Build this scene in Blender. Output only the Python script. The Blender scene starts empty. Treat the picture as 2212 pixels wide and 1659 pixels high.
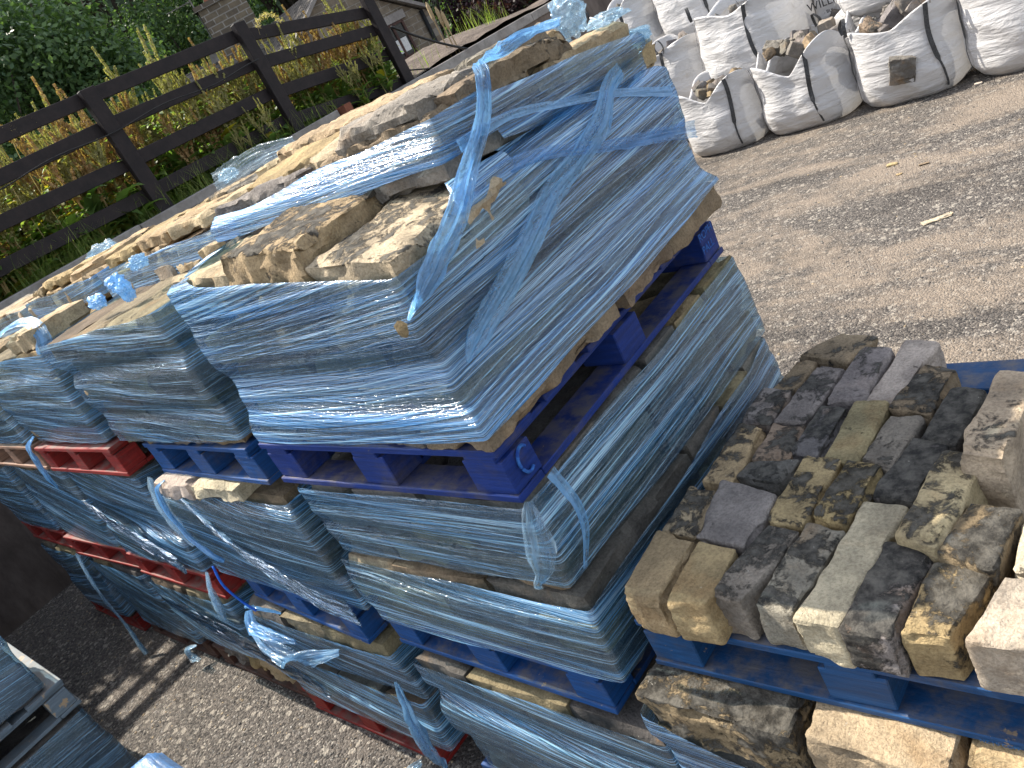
import bpy, bmesh, math, random
import numpy as np
from mathutils import Vector, Matrix, noise

# ------------------------------------------------------------------ camera, world, light
scn = bpy.context.scene
R_ = math.radians
cam_d = bpy.data.cameras.new('camera'); cam = bpy.data.objects.new('camera', cam_d)
scn.collection.objects.link(cam); scn.camera = cam
right = Vector((0.69534128, 0.56516986, -0.4439409)); up = Vector((0.0461424, 0.58133481, 0.81235504)); fwd = Vector((-0.71719689, 0.5853485, -0.3781478))
CAM = Vector((1.349, -0.960, 2.534))
m = Matrix((right, up, -fwd)).transposed().to_4x4(); m.translation = CAM
cam.matrix_world = m
cam_d.sensor_fit = 'HORIZONTAL'; cam_d.sensor_width = 36; cam_d.lens = 36*1786.5/2212
cam_d.clip_start = 0.05; cam_d.clip_end = 400
SUN = Vector((-1.0, -0.095, 1.14)).normalized()
w = bpy.data.worlds.new('World'); scn.world = w; w.use_nodes = True
nt = w.node_tree; bg = nt.nodes['Background']; sky = nt.nodes.new('ShaderNodeTexSky')
sky.sky_type = 'NISHITA'; sky.sun_disc = False
sky.sun_elevation = math.asin(SUN.z); sky.sun_rotation = math.atan2(SUN.x, SUN.y)
sky.air_density = 1.0; sky.dust_density = 1.5
hs_ = nt.nodes.new('ShaderNodeHueSaturation'); hs_.inputs['Saturation'].default_value = .48; hs_.inputs['Value'].default_value = 1.15
nt.links.new(sky.outputs[0], hs_.inputs['Color']); nt.links.new(hs_.outputs[0], bg.inputs[0]); bg.inputs[1].default_value = 0.14
sd = bpy.data.lights.new('sun', 'SUN'); sd.energy = 4.3; sd.angle = R_(0.55); sd.color = (1.0, 0.93, 0.82)
so = bpy.data.objects.new('sun', sd); scn.collection.objects.link(so)
so.rotation_euler = SUN.to_track_quat('Z', 'Y').to_euler()
scn.view_settings.view_transform = 'Standard'; scn.view_settings.look = 'None'
scn.view_settings.exposure = 1.08; scn.view_settings.gamma = 1
scn.render.engine = 'CYCLES'
scn.cycles.max_bounces = 10; scn.cycles.transparent_max_bounces = 24
scn.cycles.diffuse_bounces = 3; scn.cycles.glossy_bounces = 3; scn.cycles.transmission_bounces = 4
scn.cycles.use_denoising = True

rnd = random.Random(7)
COL = scn.collection

# ------------------------------------------------------------------ helpers
def meta(o, label=None, cat=None, group=None, kind=None):
    if label: o['label'] = label
    if cat: o['category'] = cat
    if group: o['group'] = group
    if kind: o['kind'] = kind
    return o

def mk(name, verts, faces, mat, parent=None, smooth=False, uvs=None, loc=None):
    me = bpy.data.meshes.new(name)
    me.from_pydata([tuple(v) for v in verts], [], [tuple(f) for f in faces])
    if mat: me.materials.append(mat)
    if smooth: me.polygons.foreach_set('use_smooth', [True]*len(me.polygons))
    if uvs is not None:
        ul = me.uv_layers.new(name='uv')
        idx = np.zeros(len(me.loops), dtype=np.int32); me.loops.foreach_get('vertex_index', idx)
        ul.data.foreach_set('uv', np.asarray(uvs, dtype=np.float32)[idx].ravel())
    me.update()
    o = bpy.data.objects.new(name, me); COL.objects.link(o)
    if parent: o.parent = parent
    if loc is not None: o.location = loc
    return o

def empty(name, loc=(0, 0, 0), rot=(0, 0, 0)):
    o = bpy.data.objects.new(name, None); COL.objects.link(o)
    o.empty_display_size = .1; o.location = loc; o.rotation_euler = rot
    return o

class MB:
    def __init__(s): s.v = []; s.f = []
    def add(s, vs, fs):
        n = len(s.v); s.v += [tuple(v) for v in vs]; s.f += [tuple(i+n for i in f) for f in fs]
    def box(s, x0, x1, y0, y1, z0, z1, j=0.0):
        r = lambda: rnd.uniform(-j, j)
        vs = [(x+r(), y+r(), z+r()) for z in (z0, z1) for y in (y0, y1) for x in (x0, x1)]
        s.add(vs, [(0, 2, 3, 1), (4, 5, 7, 6), (0, 1, 5, 4), (2, 6, 7, 3), (0, 4, 6, 2), (1, 3, 7, 5)])
    def obox(s, c, ax, ay, az):
        c, ax, ay, az = map(Vector, (c, ax, ay, az))
        vs = [c+ax*i+ay*j+az*k for k in (-1, 1) for j in (-1, 1) for i in (-1, 1)]
        s.add(vs, [(0, 2, 3, 1), (4, 5, 7, 6), (0, 1, 5, 4), (2, 6, 7, 3), (0, 4, 6, 2), (1, 3, 7, 5)])
    def tube(s, pts, rad, n=6):
        pts = [Vector(p) for p in pts]; m0 = len(s.v); fs = []
        for i, p in enumerate(pts):
            d = (pts[min(i+1, len(pts)-1)]-pts[max(i-1, 0)]).normalized()
            a = d.orthogonal().normalized() if abs(d.z) > .95 else d.cross(Vector((0, 0, 1))).normalized()
            b = d.cross(a); r = rad[i] if isinstance(rad, (list, tuple)) else rad
            for k in range(n):
                t = 2*math.pi*k/n; s.v.append(tuple(p+a*math.cos(t)*r+b*math.sin(t)*r))
        for i in range(len(pts)-1):
            for k in range(n):
                s.f.append((m0+i*n+k, m0+i*n+(k+1) % n, m0+(i+1)*n+(k+1) % n, m0+(i+1)*n+k))
        s.f.append(tuple(m0+k for k in range(n))[::-1]); s.f.append(tuple(m0+(len(pts)-1)*n+k for k in range(n)))
    def build(s, name, mat, parent=None, smooth=False, loc=None, bevel=0):
        o = mk(name, s.v, s.f, mat, parent, smooth, loc=loc)
        if bevel:
            bm = bmesh.new(); bm.from_mesh(o.data)
            bmesh.ops.bevel(bm, geom=bm.edges[:], offset=bevel, segments=1, affect='EDGES')
            bm.to_mesh(o.data); bm.free()
        return o

def spline(pts, n):
    pts = [Vector(p) for p in pts]; P = [pts[0]*2-pts[1]]+pts+[pts[-1]*2-pts[-2]]; out = []
    for i in range(len(pts)-1):
        a, b, c, d = P[i:i+4]
        for k in range(n):
            t = k/n; out.append(.5*((2*b)+(-a+c)*t+(2*a-5*b+4*c-d)*t*t+(-a+3*b-3*c+d)*t**3))
    out.append(pts[-1]); return out

def fbm(p, o=4): return noise.fractal(p, 1.0, 2.0, o)

# ------------------------------------------------------------------ materials
class NT:
    def __init__(s, name):
        s.m = bpy.data.materials.new(name); s.m.use_nodes = True; s.t = s.m.node_tree
        s.b = s.t.nodes['Principled BSDF']; s.out = s.t.nodes['Material Output']
    def n(s, kind, **kw):
        o = s.t.nodes.new('ShaderNode'+kind)
        for k, v in kw.items():
            if k in o.inputs.keys() or isinstance(k, int): pass
            setattr(o, k, v) if hasattr(o, k) else None
        return o
    def l(s, a, b): s.t.links.new(a, b)
    def set(s, sock, v):
        if isinstance(v, bpy.types.NodeSocket): s.l(v, sock)
        elif isinstance(v, (tuple, list)) and len(v) == 3 and sock.type == 'RGBA': sock.default_value = (*v, 1)
        else: sock.default_value = v
    def noise(s, vec, scale, detail=4, rough=.55, dist=0, out='Fac'):
        o = s.n('TexNoise'); s.set(o.inputs['Vector'], vec); o.inputs['Scale'].default_value = scale
        o.inputs['Detail'].default_value = detail; o.inputs['Roughness'].default_value = rough; o.inputs['Distortion'].default_value = dist
        return o.outputs[out]
    def vor(s, vec, scale, out='Distance', feat='F1'):
        o = s.n('TexVoronoi'); o.feature = feat; s.set(o.inputs['Vector'], vec); o.inputs['Scale'].default_value = scale
        return o.outputs[out]
    def math(s, op, a, b=0.0, c=None, clamp=False):
        o = s.n('Math'); o.operation = op; o.use_clamp = clamp
        s.set(o.inputs[0], a); s.set(o.inputs[1], b)
        if c is not None: s.set(o.inputs[2], c)
        return o.outputs[0]
    def map(s, vec, scale=(1, 1, 1), loc=(0, 0, 0), rot=(0, 0, 0)):
        o = s.n('Mapping'); s.l(vec, o.inputs[0]); s.set(o.inputs['Scale'], scale); s.set(o.inputs['Location'], loc); s.set(o.inputs['Rotation'], rot)
        return o.outputs[0]
    def ramp(s, f, lo, hi, a=0.0, b=1.0):
        o = s.n('MapRange'); o.interpolation_type = 'SMOOTHSTEP'; s.set(o.inputs[0], f)
        for i, v in enumerate((lo, hi, a, b)): o.inputs[i+1].default_value = v
        return o.outputs[0]
    def mix(s, f, a, b, mode='MIX'):
        o = s.n('Mix'); o.data_type = 'RGBA'; o.blend_type = mode; s.set(o.inputs[0], f)
        s.set(o.inputs[6], a); s.set(o.inputs[7], b); return o.outputs[2]
    def bump(s, h, strength=.5, dist=.01, normal=None):
        o = s.n('Bump'); s.l(h, o.inputs['Height']); o.inputs['Strength'].default_value = strength; o.inputs['Distance'].default_value = dist
        if normal: s.l(normal, o.inputs['Normal'])
        return o.outputs[0]
    def vadd(s, a, b):
        o = s.n('VectorMath'); o.operation = 'ADD'; s.set(o.inputs[0], a); s.set(o.inputs[1], b); return o.outputs[0]
    def P(s, **kw):
        for k, v in kw.items():
            s.set(s.b.inputs[{'base': 'Base Color', 'rough': 'Roughness', 'spec': 'Specular IOR Level', 'normal': 'Normal', 'metal': 'Metallic'}[k]], v)
    def attr(s, name):
        o = s.n('Attribute'); o.attribute_name = name; return o.outputs['Fac']

def m_stone():
    t = NT('weathered sandstone'); tc = t.n('TexCoord'); oi = t.n('ObjectInfo')
    sc = t.n('VectorMath'); sc.operation = 'SCALE'
    cv = t.n('CombineXYZ'); t.l(oi.outputs['Random'], cv.inputs[0]); t.l(oi.outputs['Random'], cv.inputs[1]); cv.inputs[2].default_value = .3
    t.l(cv.outputs[0], sc.inputs[0]); sc.inputs[3].default_value = 37
    v = t.vadd(tc.outputs['Object'], sc.outputs[0])
    soot_a = t.attr('soot')
    nb = t.noise(v, 9, 6, .6); nm = t.noise(v, 30, 8, .65); nf = t.noise(v, 140, 6, .7)
    base = t.mix(t.ramp(nb, .3, .7), t.mix(1.0, oi.outputs['Color'], (.66, .64, .62), 'MULTIPLY'), t.mix(1.0, oi.outputs['Color'], (1.22, 1.18, 1.12), 'MULTIPLY'))
    base = t.mix(t.math('MULTIPLY', t.ramp(t.noise(v, 5, 5, .6, .4), .54, .74), .38), base, (.40, .235, .10))
    base = t.mix(t.ramp(nf, .42, .62, 0, .6), base, t.mix(1.0, base, (.55, .54, .53), 'MULTIPLY'))
    # soot crust: blotchy with torn edges
    sm = t.math('ADD', t.noise(v, 15, 12, .72, .35), t.math('MULTIPLY', t.noise(v, 4, 3, .5), .5))
    sm = t.math('ADD', sm, t.math('MULTIPLY', soot_a, .14))
    sm = t.math('ADD', sm, t.math('MULTIPLY', oi.outputs['Alpha'], .375))
    fl = t.ramp(t.noise(v, 34, 12, .78, .6), .565, .60); fl2 = t.ramp(t.noise(v, 11, 8, .7, .5), .50, .62)
    mask = t.math('MULTIPLY', t.ramp(sm, 1.07, 1.15), t.math('SUBTRACT', 1.0, t.math('MULTIPLY', t.math('MULTIPLY', fl, fl2), .9)))
    soot = t.mix(t.ramp(nm, .35, .7), (.020, .020, .019), (.145, .135, .115))
    col = t.mix(t.math('MULTIPLY', mask, .95), base, soot)
    pale = t.ramp(t.noise(v, 38, 9, .72), .655, .70)
    col = t.mix(t.math('MULTIPLY', pale, .7), col, (.52, .49, .42))
    h = t.math('ADD', t.math('MULTIPLY', nm, 1.0), t.math('MULTIPLY', nf, .35))
    h = t.math('ADD', h, t.math('MULTIPLY', mask, .30))
    t.P(base=col, rough=.93, spec=.25, normal=t.bump(h, 1.0, .016))
    return t.m

def m_film(name='blue stretch film', dens=0.0, scale=1.0, tint=(.035, .275, .60)):
    t = NT(name); uv = t.n('UVMap').outputs[0]; tc = t.n('TexCoord'); oi = t.n('ObjectInfo')
    off = t.n('CombineXYZ'); t.l(t.math('MULTIPLY', oi.outputs['Random'], 31.0), off.inputs[0]); t.l(t.math('MULTIPLY', oi.outputs['Random'], 17.0), off.inputs[1])
    p = t.vadd(uv, off.outputs[0])
    sep = t.n('SeparateXYZ'); t.l(p, sep.inputs[0])
    warp = t.noise(t.map(p, (.8, 2.2, 1)), 1.0, 1)
    v2 = t.math('ADD', sep.outputs[1], t.math('MULTIPLY', warp, .09))
    def streak(su, sv, slope, det):
        c = t.n('CombineXYZ'); t.l(t.math('MULTIPLY', sep.outputs[0], su), c.inputs[0])
        t.l(t.math('MULTIPLY', t.math('ADD', v2, t.math('MULTIPLY', sep.outputs[0], slope)), sv), c.inputs[1])
        return t.noise(c.outputs[0], 1.0, det, .6)
    s1 = streak(.25*scale, 34*scale, .03, 3); s2 = streak(.40*scale, 150*scale, -.035, 3); s3 = streak(.7, 460*scale, .02, 2)
    s4 = streak(.35, 8*scale, .13, 2); s5 = streak(.5, 230*scale, .10, 2)
    d = t.math('ADD', t.math('MULTIPLY', s1, .34), t.math('ADD', t.math('MULTIPLY', s2, .34), t.math('MULTIPLY', s3, .22)))
    d = t.math('ADD', d, t.math('ADD', t.math('MULTIPLY', s4, .14), t.math('MULTIPLY', s5, .14)))
    dens_f = t.ramp(d, .555-dens*.35, .69-dens*.35, .10+dens*.25, .90)
    col = t.mix(t.ramp(s4, .38, .64), tuple(x*.55 for x in tint), tint)
    col = t.mix(t.ramp(s1, .52, .66, 0, .45), col, (.30, .48, .68))
    col = t.mix(t.ramp(s3, .50, .66, 0, .62), col, (.60, .79, .85))
    col = t.mix(t.ramp(s2, .55, .66, 0, .65), col, (.40, .70, .85))
    h = t.math('ADD', t.math('MULTIPLY', s2, .50), t.math('ADD', t.math('MULTIPLY', s3, .16), t.math('MULTIPLY', s1, .9)))
    h = t.math('ADD', h, t.math('MULTIPLY', s5, .25))
    nrm = t.bump(h, 1.0, .0085/scale)
    t.P(base=col, rough=.34, spec=.5, normal=nrm)
    g = t.n('BsdfGlossy'); g.inputs['Roughness'].default_value = .17; t.l(nrm, g.inputs['Normal']); g.inputs['Color'].default_value = (.95, .97, 1, 1)
    tr = t.n('BsdfTransparent'); t.set(tr.inputs[0], t.mix(dens_f, (.66, .82, .90), (.25, .575, .86)))
    m1 = t.n('MixShader'); t.l(dens_f, m1.inputs[0]); t.l(tr.outputs[0], m1.inputs[1]); t.l(t.b.outputs[0], m1.inputs[2])
    fr = t.n('LayerWeight'); fr.inputs[0].default_value = .22; t.l(nrm, fr.inputs['Normal'])
    m2 = t.n('MixShader'); t.l(t.math('ADD', t.math('MULTIPLY', fr.outputs['Fresnel'], .6), .075, clamp=True), m2.inputs[0])
    t.l(m1.outputs[0], m2.inputs[1]); t.l(g.outputs[0], m2.inputs[2])
    t.l(m2.outputs[0], t.out.inputs[0]); return t.m


def m_sheet(name='loose film', a=.45, tint=(.30, .56, .84)):
    t = NT(name); uv = t.n('UVMap').outputs[0]; tc = t.n('TexCoord')
    s2 = t.noise(t.map(uv, (2, 40, 1)), 1.0, 4); n = t.noise(tc.outputs['Object'], 40, 4, .6, 1.2)
    nrm = t.bump(t.math('ADD', s2, t.math('MULTIPLY', n, .5)), 1.0, .012)
    d = t.ramp(t.math('ADD', t.math('MULTIPLY', s2, .7), t.math('MULTIPLY', n, .3)), .36, .62, a*.55, min(1, a*1.7))
    t.P(base=tint, rough=.28, spec=.6, normal=nrm)
    tl = t.n('BsdfTranslucent'); tl.inputs[0].default_value = (*tint, 1)
    mt = t.n('MixShader'); mt.inputs[0].default_value = .35; t.l(t.b.outputs[0], mt.inputs[1]); t.l(tl.outputs[0], mt.inputs[2])
    tr = t.n('BsdfTransparent'); tr.inputs[0].default_value = (.8, .92, 1, 1)
    m1 = t.n('MixShader'); t.l(d, m1.inputs[0]); t.l(tr.outputs[0], m1.inputs[1]); t.l(mt.outputs[0], m1.inputs[2])
    g = t.n('BsdfGlossy'); g.inputs['Roughness'].default_value = .1; t.l(nrm, g.inputs['Normal'])
    m2 = t.n('MixShader'); m2.inputs[0].default_value = .07; t.l(m1.outputs[0], m2.inputs[1]); t.l(g.outputs[0], m2.inputs[2])
    t.l(m2.outputs[0], t.out.inputs[0]); return t.m

def m_paint(name, col, wood=(.30, .22, .14), wear=.5, dirt=.5):
    t = NT(name); tc = t.n('TexCoord'); oi = t.n('ObjectInfo')
    v = t.vadd(tc.outputs['Object'], t.map(oi.outputs['Location'], (3, 3, 3)))
    g = t.noise(t.map(v, (6, 6, 90)), 1.0, 6, .6, .5); g2 = t.noise(t.map(v, (9, 60, 60)), 1.0, 5, .6)
    n = t.noise(v, 14, 9, .7)
    c = t.mix(t.ramp(g, .3, .7), tuple(x*.7 for x in col), tuple(min(1, x*1.15) for x in col))
    c = t.mix(t.math('MULTIPLY', t.ramp(t.noise(v, 6, 6, .7), .48, .72), dirt), c, (.10, .085, .07))
    c = t.mix(t.ramp(n, .70-wear*.10, .73-wear*.10), c, wood)
    # dust lying on the upward faces of the boards
    geo = t.n('NewGeometry'); sp = t.n('SeparateXYZ'); t.l(geo.outputs['Normal'], sp.inputs[0])
    dust = t.math('MULTIPLY', t.ramp(sp.outputs[2], .7, .95), t.ramp(t.noise(v, 11, 6, .7), .38, .66, .0, .75))
    c = t.mix(dust, c, (.15, .13, .11))
    t.P(base=c, rough=.62, spec=.35, normal=t.bump(t.math('ADD', g, t.math('ADD', g2, n)), .5, .004)); return t.m

def m_bag():
    t = NT('woven polypropylene'); tc = t.n('TexCoord'); uv = t.n('UVMap').outputs[0]; oi = t.n('ObjectInfo')
    v = t.vadd(tc.outputs['Object'], t.map(oi.outputs['Location'], (5, 5, 5)))
    w1 = t.noise(t.map(v, (3.2, 3.2, 9), rot=(.3, .25, 0)), 1.0, 5, .6, .9); w2 = t.noise(t.map(v, (4, 4, 26), rot=(-.25, .1, 0)), 1.0, 3, .5, .4)
    dirt = t.ramp(t.noise(v, 5, 8, .7), .56, .78, 0, .5)
    col = t.mix(dirt, (.60, .59, .585), (.33, .29, .24))
    sp = t.n('SeparateXYZ'); t.l(tc.outputs['Object'], sp.inputs[0])
    low = t.math('MULTIPLY', t.ramp(sp.outputs[2], .22, .0), t.ramp(t.noise(v, 7, 6, .7), .3, .7, .2, .8))
    col = t.mix(t.math('MULTIPLY', low, .7), col, (.33, .29, .24))
    h = t.math('ADD', t.math('MULTIPLY', w1, 1.0), t.math('MULTIPLY', w2, .6))
    t.P(base=col, rough=.42, spec=.45, normal=t.bump(h, .55, .04))
    tl = t.n('BsdfTranslucent'); t.l(col, tl.inputs[0])
    mx = t.n('MixShader'); mx.inputs[0].default_value = .15; t.l(t.b.outputs[0], mx.inputs[1]); t.l(tl.outputs[0], mx.inputs[2])
    t.l(mx.outputs[0], t.out.inputs[0]); return t.m

def m_ground():
    t = NT('yard surface'); tc = t.n('TexCoord'); v = tc.outputs['Object']
    agg = t.vor(v, 85, 'Color'); ad = t.vor(v, 85, 'Distance')
    big = t.vor(v, 38, 'Color')
    sep = t.n('SeparateColor'); t.l(agg, sep.inputs[0]); sepb = t.n('SeparateColor'); t.l(big, sepb.inputs[0])
    base = t.mix(sep.outputs[0], (.036, .033, .031), (.17, .15, .132))
    base = t.mix(t.ramp(sep.outputs[1], .90, .97), base, (.33, .30, .26))
    base = t.mix(t.ramp(sepb.outputs[2], .93, .96), base, (.30, .27, .23))
    nd = t.noise(t.map(v, (.5, 1.3, 1), rot=(0, 0, .12)), 1.1, 7, .62, .5)
    dust = t.math('ADD', t.math('MULTIPLY', nd, 1.0), t.math('MULTIPLY', t.noise(v, 9, 6, .7), .35))
    dm = t.math('MULTIPLY', t.ramp(dust, .60, .82), t.ramp(t.noise(v, 60, 5, .7), .30, .60, .35, .95))
    sx = t.n('SeparateXYZ'); t.l(v, sx.inputs[0])
    dm = t.math('MULTIPLY', dm, t.ramp(sx.outputs[1], .5, 2.5, .25, 1))
    dk_ = t.math('MULTIPLY', t.ramp(t.noise(t.map(v, (.35, 1.1, 1), rot=(0, 0, .1)), 1.7, 6, .65, .6), .50, .68), .6)
    base = t.mix(dk_, base, t.mix(1.0, base, (.42, .41, .41), 'MULTIPLY'))
    base = t.mix(dm, base, (.275, .222, .172))
    h = t.math('ADD', t.math('MULTIPLY', t.math('SUBTRACT', 1.0, t.math('MULTIPLY', ad, 1.2)), .8), t.math('MULTIPLY', t.noise(v, 160, 4, .6), .5))
    h = t.math('ADD', h, t.noise(v, 14, 5, .6))
    t.P(base=base, rough=.88, spec=.3, normal=t.bump(h, 1.0, .012)); return t.m

def m_simple(name, c1, c2, scale=20, rough=.8, bump=.5, dist=.01, stretch=(1, 1, 1), spec=.3):
    t = NT(name); tc = t.n('TexCoord'); v = t.map(tc.outputs['Object'], stretch)
    n = t.noise(v, scale, 8, .65); n2 = t.noise(v, scale*5, 5, .6)
    c = t.mix(t.ramp(n, .3, .7), c1, c2); c = t.mix(t.ramp(n2, .4, .75, 0, .4), c, tuple(x*.5 for x in c1))
    t.P(base=c, rough=rough, spec=spec, normal=t.bump(t.math('ADD', n, t.math('MULTIPLY', n2, .4)), bump, dist)); return t.m

def m_leaf(name, c1, c2, trans=.45, scale=3, c3=None):
    t = NT(name); geo = t.n('NewGeometry'); tc = t.n('TexCoord'); oi = t.n('ObjectInfo')
    r = geo.outputs['Random Per Island']
    col = t.mix(r, c1, c2)
    if c3: col = t.mix(t.ramp(t.math('FRACT', t.math('MULTIPLY', r, 7.3)), .86, .95), col, c3)
    col = t.mix(t.ramp(t.noise(geo.outputs['Position'], scale, 3), .35, .7, 0, .5), col, tuple(x*.5 for x in c1))
    t.P(base=col, rough=.5, spec=.35)
    tl = t.n('BsdfTranslucent'); t.l(t.mix(1.0, col, (1.5, 1.7, .7), 'MULTIPLY'), tl.inputs[0])
    mx = t.n('MixShader'); mx.inputs[0].default_value = trans; t.l(t.b.outputs[0], mx.inputs[1]); t.l(tl.outputs[0], mx.inputs[2])
    t.l(mx.outputs[0], t.out.inputs[0]); return t.m

def m_brick(name, c1, c2, mortar, sx, sy, offset=.5, msize=.06, uvmode=True):
    t = NT(name); v = t.n('UVMap').outputs[0]
    b = t.n('TexBrick'); t.l(v, b.inputs[0]); b.offset = offset
    b.inputs['Color1'].default_value = (*c1, 1); b.inputs['Color2'].default_value = (*c2, 1); b.inputs['Mortar'].default_value = (*mortar, 1)
    b.inputs['Scale'].default_value = 1; b.inputs['Brick Width'].default_value = sx; b.inputs['Row Height'].default_value = sy
    b.inputs['Mortar Size'].default_value = msize*sy; b.inputs['Bias'].default_value = 0
    n = t.noise(v, 6, 6, .7); n2 = t.noise(v, 30, 5, .7)
    c = t.mix(t.ramp(n, .35, .7, 0, .45), b.outputs['Color'], (.05, .045, .04))
    h = t.math('SUBTRACT', t.math('MULTIPLY', n2, .5), b.outputs['Fac'])
    t.P(base=c, rough=.9, spec=.2, normal=t.bump(h, .8, .02)); return t.m

M_STONE = m_stone(); M_FILM = m_film(); M_FILMD = m_film('layered stretch film', .07, 1.0, (.022, .29, .76))
M_FILML = m_film('single stretch film', -.05, 1.0, (.12, .41, .70)); M_SHEET = m_sheet(a=.36); M_SHEETC = m_sheet('clear loose film', .22, (.55, .72, .85))
M_TIE = m_sheet('knotted film', .50, (.22, .52, .88))
PAINT = {
 'navy': m_paint('navy paint', (.004, .026, .17), wear=.35, dirt=.5), 'blue': m_paint('blue paint', (.004, .058, .21), wear=.6, dirt=.55),
 'sky': m_paint('faded blue paint', (.006, .055, .16), wear=.6, dirt=.6), 'red': m_paint('red paint', (.24, .014, .010), wear=.15, dirt=.6),
 'brown': m_paint('dark brown wood', (.11, .05, .035), wear=.3), 'wood': m_paint('bare wood', (.30, .17, .11), wear=.6),
 'pale': m_paint('weathered blue grey wood', (.14, .17, .19), (.38, .26, .15), wear=1.1)}
M_BAG = m_bag(); M_STRAP = m_simple('black webbing', (.03, .03, .032), (.09, .09, .09), 60, .7)
M_GROUND = m_ground()
M_CONC = m_simple('concrete', (.20, .18, .165), (.31, .29, .27), 4, .85, .4, .006)
M_CONCD = m_simple('dirty concrete', (.085, .065, .055), (.17, .135, .115), 3, .85, .5, .006, (1, 1, .4))
M_SOIL = m_simple('bare soil', (.075, .058, .048), (.17, .135, .11), 3, .95, 1.0, .08)
M_FENCE = m_simple('black brown stained timber', (.010, .007, .008), (.022, .015, .015), 8, .65, .6, .006, (1, 1, 1))
M_CABLE = m_simple('black rubber', (.01, .01, .01), (.02, .02, .02), 10, .5)
M_DOCK = m_leaf('dock leaves', (.10, .18, .05), (.24, .33, .10), .5, 3, (.40, .30, .03))
M_SEED = m_leaf('rusty seed heads', (.34, .19, .09), (.46, .34, .15), .3, 4)
M_SEEDG = m_leaf('olive seed heads', (.28, .27, .10), (.44, .38, .18), .35, 4)
M_GRASS = m_leaf('grass blades', (.13, .22, .05), (.34, .37, .12), .45, 3)
M_CROWN = m_leaf('tree leaves', (.05, .10, .045), (.17, .26, .10), .35, .35)
M_CROWN2 = m_leaf('light tree leaves', (.14, .25, .08), (.30, .42, .14), .45, .35)
M_PURPLE = m_leaf('copper leaves', (.022, .010, .014), (.060, .022, .030), .25, .5)
M_BARK = m_simple('bark', (.04, .032, .025), (.09, .07, .055), 12, .9, 1.0, .02)

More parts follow.
